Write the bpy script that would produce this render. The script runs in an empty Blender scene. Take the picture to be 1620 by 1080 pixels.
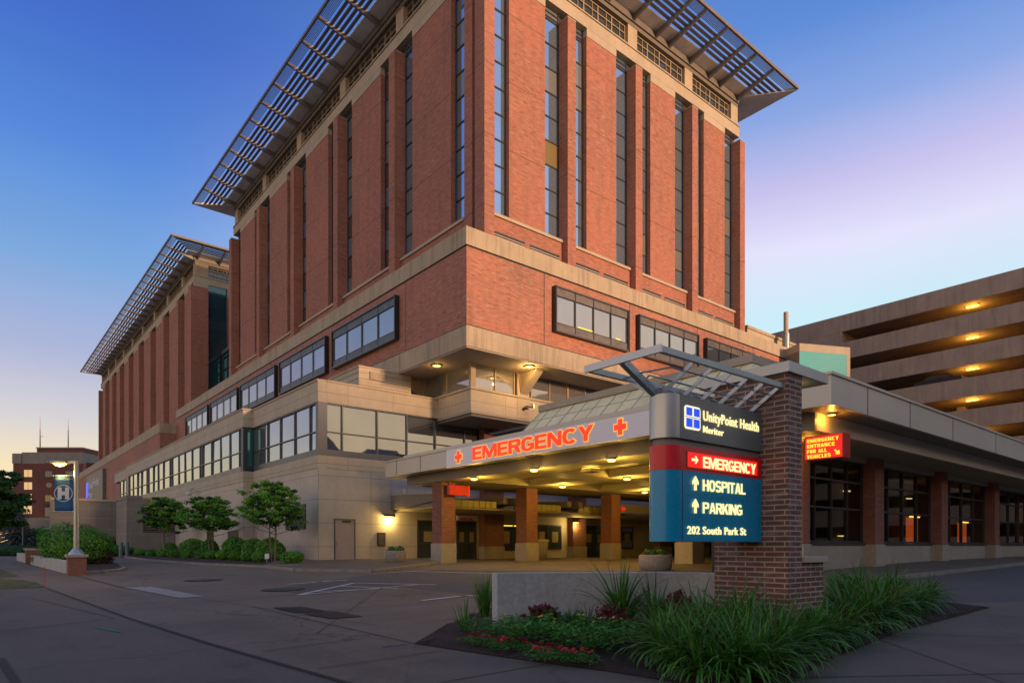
import bpy, bmesh, math, random
from mathutils import Vector, Matrix
random.seed(7)
S = bpy.context.scene
# ------------------------------------------------------------------ camera
# the eye is the origin of the scene: X runs along the street front, Y along the park side
FPX, CX, HY = 1045.0, 810.0, 864.0
UX, UZ = 0.76968, 0.63842
cam_d = bpy.data.cameras.new('camera'); cam = bpy.data.objects.new('camera', cam_d)
S.collection.objects.link(cam); S.camera = cam
cam_d.sensor_width = 36; cam_d.lens = FPX / 1620 * 36; cam_d.shift_y = (HY - 540) / 1620
cam_d.clip_start = 0.1; cam_d.clip_end = 2000
cam.location = (0, 0, 0); cam.rotation_euler = (math.pi / 2, 0, -math.atan2(UZ, UX))
# ------------------------------------------------------------------ sky
SUN_EL, SUN_AZ = 6.0, 9.0      # elevation, and degrees east of straight behind the street front
w = bpy.data.worlds.new('World'); S.world = w; w.use_nodes = True
nt = w.node_tree; nt.nodes.clear(); N = nt.nodes.new; L = nt.links.new
def lin(c):
    return tuple(((v / 255) / 12.92 if v / 255 <= .04045 else ((v / 255 + .055) / 1.055) ** 2.4) for v in c) + (1,)
out = N('ShaderNodeOutputWorld'); bg = N('ShaderNodeBackground'); L(bg.outputs[0], out.inputs[0])
tc = N('ShaderNodeTexCoord'); nrm = N('ShaderNodeVectorMath'); nrm.operation = 'NORMALIZE'; L(tc.outputs['Generated'], nrm.inputs[0])
sp = N('ShaderNodeSeparateXYZ'); L(nrm.outputs[0], sp.inputs[0])
def wramp(stops):
    r = N('ShaderNodeValToRGB'); r.color_ramp.interpolation = 'LINEAR'
    e = r.color_ramp.elements
    for i, (deg, c) in enumerate(stops):
        p = math.sin(math.radians(deg))
        if i < 2: e[i].position = p; e[i].color = lin(c)
        else:
            q = e.new(p); q.color = lin(c)
    L(sp.outputs['Z'], r.inputs[0]); return r
r_left = wramp([(0, (250, 205, 140)), (5.5, (248, 226, 184)), (9, (214, 208, 210)), (14, (172, 180, 216)), (20, (124, 168, 222)), (27, (84, 136, 218)), (34, (66, 108, 202)), (50, (50, 80, 150)), (90, (58, 66, 92))])
r_right = wramp([(0, (210, 225, 225)), (14, (206, 246, 252)), (17.5, (204, 238, 250)), (22.5, (228, 226, 252)), (26.5, (204, 198, 242)), (31, (140, 168, 228)), (36, (96, 142, 218)), (50, (58, 92, 160)), (90, (58, 66, 92))])
r_back0 = wramp([(0, (200, 160, 120)), (10, (190, 164, 134)), (18, (168, 156, 146)), (28, (120, 138, 164)), (40, (92, 114, 148)), (60, (78, 84, 104)), (90, (58, 66, 92))])
bk = N('ShaderNodeVectorMath'); bk.operation = 'SCALE'; L(r_back0.outputs[0], bk.inputs[0]); bk.inputs['Scale'].default_value = 1.85
def m(op, a, b=None):
    n = N('ShaderNodeMath'); n.operation = op
    for i, v in enumerate((a, b)):
        if v is None: continue
        if isinstance(v, (int, float)): n.inputs[i].default_value = v
        else: L(v, n.inputs[i])
    return n.outputs[0]
hx = m('DIVIDE', sp.outputs['X'], m('SQRT', m('ADD', m('ADD', m('MULTIPLY', sp.outputs['X'], sp.outputs['X']), m('MULTIPLY', sp.outputs['Y'], sp.outputs['Y'])), 1e-5)))
def wmr(v, a, b):
    n = N('ShaderNodeMapRange'); n.interpolation_type = 'SMOOTHSTEP'; L(v, n.inputs[0]); n.inputs[1].default_value = a; n.inputs[2].default_value = b; return n.outputs[0]
def wmix(f, a, b, t='MIX', fv=None):
    n = N('ShaderNodeMixRGB'); n.blend_type = t
    if f is not None: L(f, n.inputs[0])
    else: n.inputs[0].default_value = fv
    L(a, n.inputs[1]); L(b, n.inputs[2]); return n.outputs[0]
front0 = wmix(wmr(hx, .15, .72), r_left.outputs[0], r_right.outputs[0])
fs_ = N('ShaderNodeVectorMath'); fs_.operation = 'SCALE'; L(front0, fs_.inputs[0]); fs_.inputs['Scale'].default_value = .73; front = fs_.outputs[0]
fwd = N('ShaderNodeVectorMath'); fwd.operation = 'DOT_PRODUCT'; L(nrm.outputs[0], fwd.inputs[0]); fwd.inputs[1].default_value = (UZ, UX, 0)
full = wmix(wmr(fwd.outputs['Value'], .42, -.1), front, bk.outputs[0])
noi = N('ShaderNodeTexNoise'); noi.inputs['Scale'].default_value = 2.2; noi.inputs['Detail'].default_value = 4
mp = N('ShaderNodeMapping'); mp.inputs['Scale'].default_value = (1, 1, 4.5); L(nrm.outputs[0], mp.inputs[0]); L(mp.outputs[0], noi.inputs['Vector'])
nr = N('ShaderNodeMapRange'); L(noi.outputs[0], nr.inputs[0]); nr.inputs[1].default_value = .3; nr.inputs[2].default_value = .7; nr.inputs[3].default_value = .97; nr.inputs[4].default_value = 1.03
sc = N('ShaderNodeVectorMath'); sc.operation = 'SCALE'; L(full, sc.inputs[0]); L(nr.outputs[0], sc.inputs['Scale'])
sky = N('ShaderNodeTexSky'); sky.sky_type = 'NISHITA'; sky.sun_disc = False
sky.sun_elevation = math.radians(SUN_EL); sky.sun_rotation = math.radians(180 - SUN_AZ)
sk = N('ShaderNodeVectorMath'); sk.operation = 'SCALE'; L(sky.outputs[0], sk.inputs[0]); sk.inputs['Scale'].default_value = .006
ad = N('ShaderNodeVectorMath'); ad.operation = 'ADD'; L(sc.outputs[0], ad.inputs[0]); L(sk.outputs[0], ad.inputs[1])
L(ad.outputs[0], bg.inputs[0]); bg.inputs[1].default_value = 0.95
# ------------------------------------------------------------------ sun: low and warm, behind the camera
sd = bpy.data.lights.new('sun', 'SUN'); so = bpy.data.objects.new('sun', sd); S.collection.objects.link(so)
sd.energy = 3.3; sd.angle = math.radians(5); sd.color = (1, .60, .34)
a = math.radians(SUN_AZ); el = math.radians(SUN_EL)
so.rotation_euler = Vector((math.sin(a) * math.cos(el), -math.cos(a) * math.cos(el), math.sin(el))).to_track_quat('Z', 'Y').to_euler()
S.view_settings.view_transform = 'Standard'; S.view_settings.look = 'None'; S.view_settings.exposure = 0.5; S.view_settings.gamma = 1
S.render.engine = 'CYCLES'
# ------------------------------------------------------------------ measuring helpers
def on_x(px, py, X):
    t = (px - CX) / FPX; Y = (UX * X - t * UZ * X) / (UZ + t * UX); Z = UZ * X + UX * Y
    return Vector((X, Y, (HY - py) * Z / FPX))
def on_y(px, py, Y):
    t = (px - CX) / FPX; X = (UZ * Y + t * UX * Y) / (UX - t * UZ); Z = UZ * X + UX * Y
    return Vector((X, Y, (HY - py) * Z / FPX))
def at(px, py, Z):
    xc = (px - CX) / FPX * Z
    return Vector((UX * xc + UZ * Z, -UZ * xc + UX * Z, (HY - py) * Z / FPX))
def gcam(xc, Z):
    a = -1.6 + .0235 * Z + .01 * xc; b = -.82 + .005 * max(0, xc - 5); k = .04
    mm = min(a, b); return mm - k * math.log(math.exp(-(a - mm) / k) + math.exp(-(b - mm) / k))
def gz(X, Y):
    return gcam(UX * X - UZ * Y, UZ * X + UX * Y)
def gp(px, py):
    t = (px - CX) / FPX; s = (HY - py) / FPX; lo, hi = .5, 400
    for i in range(50):
        mid = (lo + hi) / 2
        if s * mid > gcam(t * mid, mid): lo = mid
        else: hi = mid
    return Vector((UX * t * lo + UZ * lo, -UZ * t * lo + UX * lo, s * lo))
# ------------------------------------------------------------------ materials
MATS = {}
class NB:
    def __init__(s, name):
        s.m = bpy.data.materials.new(name); s.m.use_nodes = True; s.t = s.m.node_tree; s.t.nodes.clear()
        s.o = s.n('ShaderNodeOutputMaterial'); s.p = s.n('ShaderNodeBsdfPrincipled'); s.l(s.p.outputs[0], s.o.inputs[0])
        MATS[name] = s.m
        g = s.n('ShaderNodeNewGeometry'); s.pos = g.outputs['Position']; s.nor = g.outputs['True Normal']
    def n(s, t): return s.t.nodes.new(t)
    def l(s, a, b): s.t.links.new(a, b)
    def math(s, op, a, b=None, c=None):
        n = s.n('ShaderNodeMath'); n.operation = op
        for i, v in enumerate((a, b, c)):
            if v is None: continue
            if isinstance(v, (int, float)): n.inputs[i].default_value = v
            else: s.l(v, n.inputs[i])
        return n.outputs[0]
    def noise(s, scale, detail=4, rough=.6, vec=None, stretch=None):
        n = s.n('ShaderNodeTexNoise'); n.inputs['Scale'].default_value = scale; n.inputs['Detail'].default_value = detail; n.inputs['Roughness'].default_value = rough
        v = vec or s.pos
        if stretch:
            mp = s.n('ShaderNodeMapping'); mp.inputs['Scale'].default_value = stretch; s.l(v, mp.inputs[0]); v = mp.outputs[0]
        s.l(v, n.inputs['Vector']); return n.outputs['Fac']
    def mr(s, v, a, b, c=0, d=1):
        n = s.n('ShaderNodeMapRange'); s.l(v, n.inputs[0])
        for i, q in enumerate((a, b, c, d)): n.inputs[i + 1].default_value = q
        return n.outputs[0]
    def mix(s, f, a, b, t='MIX'):
        n = s.n('ShaderNodeMixRGB'); n.blend_type = t
        for i, v in enumerate((f, a, b)):
            if isinstance(v, (int, float)): n.inputs[i].default_value = v
            elif isinstance(v, tuple): n.inputs[i].default_value = v if len(v) == 4 else v + (1,)
            else: s.l(v, n.inputs[i])
        return n.outputs[0]
    def uv(s):
        """wall coordinates: along the wall, up the wall"""
        a = s.n('ShaderNodeSeparateXYZ'); s.l(s.pos, a.inputs[0]); b = s.n('ShaderNodeSeparateXYZ'); s.l(s.nor, b.inputs[0])
        f = s.math('GREATER_THAN', s.math('ABSOLUTE', b.outputs[0]), .6)
        u = s.math('ADD', s.math('MULTIPLY', a.outputs[1], f), s.math('MULTIPLY', a.outputs[0], s.math('SUBTRACT', 1, f)))
        c = s.n('ShaderNodeCombineXYZ'); s.l(u, c.inputs[0]); s.l(a.outputs[2], c.inputs[1])
        s.z = a.outputs[2]; s.u = u
        return c.outputs[0]
    def col(s, v):
        if isinstance(v, tuple): s.p.inputs['Base Color'].default_value = v if len(v) == 4 else v + (1,)
        else: s.l(v, s.p.inputs['Base Color'])
    def set(s, **k):
        for a, b in k.items():
            i = s.p.inputs[a.replace('_', ' ')]
            if isinstance(b, (int, float)): i.default_value = b
            elif isinstance(b, tuple): i.default_value = b if len(b) == 4 else b + (1,)
            else: s.l(b, i)
    def bump(s, h, st=.4, d=.02):
        n = s.n('ShaderNodeBump'); n.inputs['Strength'].default_value = st; n.inputs['Distance'].default_value = d; s.l(h, n.inputs['Height']); s.l(n.outputs[0], s.p.inputs['Normal'])
def plain(name, c, rough=.6, var=.12, sc=3, metal=0, bump=0):
    b = NB(name); n = b.noise(sc, 5, .65)
    b.col(b.mix(b.mr(n, .3, .7), tuple(v * (1 - var) for v in c), tuple(min(1, v * (1 + var)) for v in c)))
    b.set(Roughness=b.mr(n, .2, .8, max(.05, rough - .1), min(1, rough + .1)), Metallic=metal)
    if bump: b.bump(b.noise(40, 4), bump, .01)
    return b.m
def emit(name, c, st, base=(.05, .05, .05)):
    b = NB(name); b.col(base); b.set(Emission_Color=c, Emission_Strength=st, Roughness=.4); return b.m
def brick(name, c1, c2, mortar, bw=.3, rh=.08, ms=.008, joint=0, var=.35, big=.4, fleck=.3):
    b = NB(name); uv = b.uv(); t = b.n('ShaderNodeTexBrick')
    t.inputs['Scale'].default_value = 1; t.inputs['Brick Width'].default_value = bw; t.inputs['Row Height'].default_value = rh
    t.inputs['Mortar Size'].default_value = ms; t.inputs['Mortar Smooth'].default_value = .2; t.inputs['Bias'].default_value = 0
    b.l(uv, t.inputs[0]); t.inputs[1].default_value = c1 + (1,); t.inputs[2].default_value = c2 + (1,); t.inputs[3].default_value = mortar + (1,)
    n1 = b.noise(1.0, 6, .7, uv, (2.2, 9, 1)); n2 = b.noise(.18, 3); n3 = b.noise(1.0, 2, .5, uv, (1.9, 7.5, 1)); n4 = b.noise(.5, 4, .6, uv, (1, 1, 1))
    c = b.mix(b.mr(n1, .3, .7, 0, var), t.outputs[0], (.0, .0, .0), 'MIX')
    c = b.mix(b.mr(n3, .56, .66, 0, fleck), c, mortar); c = b.mix(b.mr(n3, .42, .34, 0, fleck), c, tuple(v * .45 for v in c2)); c = b.mix(b.mr(n4, .4, .7, 0, .3), c, (c2[0] * .8, c2[1] * 1.1, c2[2] * 1.3))
    c = b.mix(b.mr(n2, .3, .7, 0, big), c, tuple(v * 1.35 for v in c1))
    st = b.noise(1.2, 4, .6, uv, (1.4, .12, 1)); c = b.mix(b.mr(st, .5, .78, 0, .34), c, (.10, .07, .06))
    if joint:
        f = b.math('LESS_THAN', b.math('MODULO', b.math('ADD', b.z, 100 * joint + .9), joint), .05)
        c = b.mix(b.math('MULTIPLY', f, .6), c, (.05, .025, .02))
    b.col(c); b.set(Roughness=.85); b.bump(b.math('SUBTRACT', 1, t.outputs['Fac']), .5, .012)
    return b.m
def stone(name, c, jw=0, jh=0, streak=.25, jc=.45, sc=1.0, off=.0, speck=.12):
    b = NB(name); uv = b.uv()
    n = b.noise(.6 * sc, 6, .7); c0 = b.mix(b.mr(n, .3, .7), tuple(v * .86 for v in c), tuple(v * 1.12 for v in c))
    fn = b.noise(14, 3, .8); c0 = b.mix(b.mr(fn, .35, .65, 0, speck * 2), c0, tuple(v * .6 for v in c))
    st = b.noise(1, 5, .7, uv, (2.5, .15, 1)); c0 = b.mix(b.mr(st, .48, .75, 0, streak), c0, tuple(v * .38 for v in c))
    h = fn
    if jw:
        f1 = b.math('LESS_THAN', b.math('MODULO', b.math('ADD', b.u, 200 * jw + off), jw), .028)
        f2 = b.math('LESS_THAN', b.math('MODULO', b.math('ADD', b.z, 100 * jh + .02), jh), .028)
        f = b.math('MAXIMUM', f1, f2); c0 = b.mix(b.math('MULTIPLY', f, jc + .2), c0, tuple(v * .3 for v in c))
    b.col(c0); b.set(Roughness=.88); b.bump(h, .25, .01)
    return b.m
def glass(name, tint, metal=.6, rough=.03, wob=.02):
    b = NB(name); n = b.noise(.5, 2); b.col(b.mix(b.mr(n, .3, .7), tuple(v * .9 for v in tint), tint))
    b.set(Metallic=metal, Roughness=rough, IOR=1.6); b.bump(b.noise(.9, 2), wob, .05); return b.m
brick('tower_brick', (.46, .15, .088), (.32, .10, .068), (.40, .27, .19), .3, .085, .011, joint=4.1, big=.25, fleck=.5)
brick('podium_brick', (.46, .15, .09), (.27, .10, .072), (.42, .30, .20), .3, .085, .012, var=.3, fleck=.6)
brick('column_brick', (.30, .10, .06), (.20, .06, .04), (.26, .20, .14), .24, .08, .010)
brick('pier_brick', (.24, .075, .052), (.12, .066, .054), (.46, .36, .28), .305, .0742, .011, var=.25, big=.0)
brick('old_brick', (.20, .055, .04), (.13, .04, .03), (.12, .07, .055), .3, .09, .01)
stone('concrete_band', (.44, .35, .24), 4.45, 30, streak=.75, jc=.2)
stone('precast', (.46, .38, .28), 0, 0, streak=.15)
stone('wing_stone', (.54, .47, .38), 3.2, 1.32, streak=.15, off=.95)
stone('wing_panel', (.50, .42, .31), 2.9, .66, streak=.12, off=.6)
stone('column_stone', (.42, .36, .28), 0, 0, streak=.2, speck=.35)
stone('entry_wall', (.42, .36, .24), 0, 0, streak=.1)
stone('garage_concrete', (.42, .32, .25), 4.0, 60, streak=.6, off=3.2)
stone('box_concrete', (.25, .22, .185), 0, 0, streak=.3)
stone('wall_concrete', (.48, .465, .44), 0, 0, streak=.25, sc=4, speck=.3)
stone('planter_stone', (.32, .27, .24), 0, 0, streak=.05, speck=.5)
plain('soffit', (.36, .31, .25), .8)
plain('tan_frame', (.34, .26, .17), .6)
plain('dark_frame', (.035, .037, .042), .45)
plain('grey_frame', (.10, .105, .115), .4, metal=.3)
plain('patina', (.085, .11, .125), .5, .45, 1.6)
plain('patina_brown', (.13, .11, .095), .5, .35, 1.6)
plain('shade_metal', (.23, .22, .225), .5)
plain('shade_soffit', (.85, .82, .78), .5, .25, .6)
plain('shade_beam', (.17, .15, .135), .6)
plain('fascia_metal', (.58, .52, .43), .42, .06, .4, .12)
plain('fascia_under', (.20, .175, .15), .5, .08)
plain('canopy_soffit', (.42, .36, .20), .7, .06)
plain('coffer', (.50, .44, .16), .7, .05)
plain('sign_board', (.84, .79, .80), .4, .03)
plain('trellis_metal', (.30, .34, .36), .42, .05, 2, .55)
plain('rib_metal', (.42, .46, .50), .35, .05, 2, .5)
plain('silver_metal', (.42, .43, .44), .32, .03, 1, .75)
plain('cap_metal', (.36, .37, .38), .35, .05, 1, .6)
plain('sign_grey', (.15, .16, .155), .35, .04)
plain('sign_red', (.72, .012, .025), .3, .04)
plain('sign_blue', (.0, .26, .44), .28, .05)
plain('sign_blue_low', (.0, .27, .46), .28, .05)
plain('black_paint', (.02, .02, .022), .4)
plain('louver_metal', (.16, .12, .09), .5)
plain('door_paint', (.36, .30, .30), .5, .06)
plain('roof_gravel', (.2, .19, .18), .9)
plain('white_paint', (.30, .28, .26), .7, .3, 6)
plain('lane_paint', (.62, .58, .52), .7, .35, 5)
plain('yellow_paint', (.50, .30, .02), .7, .2, 5)
plain('lamp_metal', (.30, .31, .33), .4, .08, 2, .6)
plain('banner_cloth', (.02, .11, .24), .8, .08)
plain('banner_white', (.62, .62, .60), .7, .03)
plain('ochre_tile', (.84, .76, .48), .75, .16, 1.0)
plain('tile_seam', (.48, .45, .32), .6)
plain('teal_panel', (.05, .36, .37), .6, .08, .3)
plain('bark', (.16, .12, .10), .9, .3, 12)
plain('red_paint', (.5, .012, .01), .35)
plain('orange_stake', (.55, .08, .03), .5)
plain('car_paint', (.02, .03, .045), .2)
plain('tyre', (.02, .02, .02), .8)
plain('blue_paint', (.02, .10, .22), .8, .4, 9)
plain('green_paint', (.02, .22, .15), .8, .4, 9)
plain('antenna_metal', (.25, .23, .22), .5)
plain('dark_interior', (.03, .028, .025), .8)
plain('tan_patch', (.30, .24, .12), .8)
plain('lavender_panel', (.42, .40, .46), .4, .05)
emit('lit_yellow', (1, .78, .25), 1.3); emit('lit_amber', (1, .55, .12), .10, (.1, .06, .02)); emit('lit_alcove', (1, .16, .03), .45); emit('lit_window', (1, .60, .26), .55)
emit('lamp_glow', (1, .56, .11), 3.4); emit('lamp_hot', (1, .56, .10), 5); emit('letter_orange', (1, .035, .004), .72, (.35, .02, .01))
emit('letter_edge', (1, .46, .07), .8); emit('letter_cream', (1, .86, .40), .82); emit('letter_white', (1, .92, .66), .82)
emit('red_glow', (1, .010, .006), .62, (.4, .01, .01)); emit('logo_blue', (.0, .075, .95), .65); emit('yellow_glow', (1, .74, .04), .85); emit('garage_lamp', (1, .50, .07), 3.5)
emit('slot_glow', (1, .7, .2), 3)
glass('tower_glass', (.40, .55, .72), .80); glass('spandrel_glass', (.17, .13, .11), .45, .12); glass('podium_glass', (.46, .46, .46), .80); glass('wing_glass', (.42, .47, .52), .85, .02, .012)
glass('street_glass', (.33, .35, .36), .85, .015, .012); glass('link_glass', (.05, .12, .15), .6); glass('blind_glass', (.28, .30, .30), .45, .15); glass('dark_glass', (.10, .12, .14), .5); glass('teal_glass', (.10, .36, .36), .6); glass('bay_glass', (.42, .42, .42), .7)
b = NB('clear_glass'); gl = b.n('ShaderNodeBsdfGlossy'); gl.inputs['Roughness'].default_value = .03; gl.inputs['Color'].default_value = (.8, .8, .8, 1)
tr = b.n('ShaderNodeBsdfTransparent'); tr.inputs['Color'].default_value = (.45, .45, .42, 1); fr = b.n('ShaderNodeFresnel'); fr.inputs[0].default_value = 1.7
mx = b.n('ShaderNodeMixShader'); b.l(fr.outputs[0], mx.inputs[0]); b.l(tr.outputs[0], mx.inputs[1]); b.l(gl.outputs[0], mx.inputs[2]); b.l(mx.outputs[0], b.o.inputs[0])
def leafmat(name, c1, c2, sc=1.5):
    b = NB(name); n = b.noise(sc, 3); n2 = b.noise(23, 2)
    c = b.mix(b.mr(n, .35, .65), c1, c2); c = b.mix(b.mr(n2, .35, .65, 0, .5), c, tuple(v * .45 for v in c1)); b.col(c)
    b.set(Roughness=.55); tl = b.n('ShaderNodeBsdfTranslucent'); b.l(c, tl.inputs[0]); mx = b.n('ShaderNodeMixShader'); mx.inputs[0].default_value = .25
    b.l(b.p.outputs[0], mx.inputs[1]); b.l(tl.outputs[0], mx.inputs[2]); b.l(mx.outputs[0], b.o.inputs[0]); return b.m
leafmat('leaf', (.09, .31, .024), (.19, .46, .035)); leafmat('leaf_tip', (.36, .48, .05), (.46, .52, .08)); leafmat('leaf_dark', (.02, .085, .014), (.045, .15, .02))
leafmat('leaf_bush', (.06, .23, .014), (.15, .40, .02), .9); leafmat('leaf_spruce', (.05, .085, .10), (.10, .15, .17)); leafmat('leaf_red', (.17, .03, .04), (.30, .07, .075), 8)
leafmat('leaf_maroon', (.06, .014, .014), (.09, .03, .02)); leafmat('blade', (.035, .16, .014), (.11, .31, .03), 4); leafmat('blade_dry', (.07, .14, .025), (.12, .19, .04), 6)
leafmat('flower_red', (.45, .008, .02), (.55, .02, .02)); leafmat('flower_yellow', (.75, .55, .02), (.8, .6, .04)); leafmat('herb', (.06, .24, .03), (.14, .40, .05), 6)
# grounds
b = NB('driveway_concrete'); uvn = b.pos
n = b.noise(.22, 6, .65); n2 = b.noise(9, 4, .7); n3 = b.noise(1, 5, .7, None, (.12, 1.2, 1))
c = b.mix(b.mr(n, .35, .68), (.145, .113, .084), (.205, .160, .116)); c = b.mix(b.mr(n2, .4, .6, 0, .25), c, (.062, .055, .05)); c = b.mix(b.mr(n3, .5, .75, 0, .45), c, (.06, .05, .044))
def wear(b, c, dark, crack=.5, tyre=.45):
    vo = b.n('ShaderNodeTexVoronoi'); vo.feature = 'DISTANCE_TO_EDGE'; vo.inputs['Scale'].default_value = .16; vo.inputs['Randomness'].default_value = 1
    wv = b.n('ShaderNodeVectorMath'); wv.operation = 'ADD'; nz = b.n('ShaderNodeTexNoise'); nz.inputs['Scale'].default_value = 1.3; nz.inputs['Detail'].default_value = 6; b.l(b.pos, nz.inputs['Vector']); s2 = b.n('ShaderNodeVectorMath'); s2.operation = 'SCALE'; s2.inputs['Scale'].default_value = 1.1; b.l(nz.outputs['Color'], s2.inputs[0]); b.l(b.pos, wv.inputs[0]); b.l(s2.outputs[0], wv.inputs[1]); b.l(wv.outputs[0], vo.inputs['Vector'])
    c = b.mix(b.math('MULTIPLY', b.mr(vo.outputs['Distance'], .0015, .006, 1, 0), crack), c, (.02, .018, .017))
    st = b.noise(1.1, 3, .5); st2 = b.noise(.13, 3); c = b.mix(b.mr(st, .62, .74, 0, .5), c, dark)      # oil and damp stains
    tw = b.noise(1, 4, .6, None, (.9, .05, 1)); c = b.mix(b.math('MULTIPLY', b.mr(tw, .5, .66, 0, 1), b.mr(st2, .4, .6, 0, tyre)), c, dark)
    sp2 = b.noise(60, 2, .9); return b.mix(b.mr(sp2, .58, .72, 0, .35), c, (.24, .21, .18))
c = wear(b, c, (.045, .040, .036))
b.col(c); b.set(Roughness=.8); b.bump(n2, .2, .01)
b = NB('street_concrete'); n = b.noise(.3, 6, .65); n2 = b.noise(12, 4, .7); n3 = b.noise(1, 5, .7, None, (.8, .1, 1))
c = b.mix(b.mr(n, .35, .68), (.098, .079, .060), (.140, .114, .086)); c = b.mix(b.mr(n2, .4, .6, 0, .3), c, (.06, .06, .065)); c = b.mix(b.mr(n3, .5, .8, 0, .4), c, (.06, .058, .06)); c = wear(b, c, (.035, .034, .035)); b.col(c); b.set(Roughness=.8); b.bump(n2, .2, .01)
b = NB('asphalt'); n = b.noise(.5, 5); n2 = b.noise(55, 3, .8); c = b.mix(b.mr(n, .3, .7), (.045, .043, .046), (.070, .066, .066)); c = b.mix(b.mr(n2, .42, .6, 0, .55), c, (.16, .155, .15)); b.col(c); b.set(Roughness=.85); b.bump(n2, .4, .01)
b = NB('sidewalk_concrete'); n = b.noise(.8, 6, .7); n2 = b.noise(20, 4, .7); c = b.mix(b.mr(n, .35, .65), (.105, .086, .066), (.150, .122, .092)); c = b.mix(b.mr(n2, .4, .6, 0, .3), c, (.10, .09, .085)); c = wear(b, c, (.05, .045, .04), .25, .2); b.col(c); b.set(Roughness=.85); b.bump(n2, .2, .01)
b = NB('kerb_concrete'); n = b.noise(3, 6, .7); c = b.mix(b.mr(n, .35, .65), (.18, .16, .13), (.28, .25, .20)); b.col(c); b.set(Roughness=.85)
b = NB('mulch'); n = b.noise(28, 5, .8); n1 = b.noise(3, 4); c = b.mix(b.mr(n, .35, .65), (.018, .010, .009), (.085, .05, .040)); c = b.mix(b.mr(n1, .4, .7, 0, .4), c, (.03, .018, .015)); b.col(c); b.set(Roughness=.95); b.bump(n, 1, .05)
b = NB('lawn'); n = b.noise(2.2, 5, .7); n2 = b.noise(30, 3); c = b.mix(b.mr(n, .42, .62), (.035, .085, .018), (.20, .15, .05)); c = b.mix(b.mr(n2, .3, .7, 0, .5), c, (.02, .045, .012)); b.col(c); b.set(Roughness=.95); b.bump(n2, .8, .04)
b = NB('joint_tar'); b.col((.022, .020, .019)); b.set(Roughness=.8)
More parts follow.
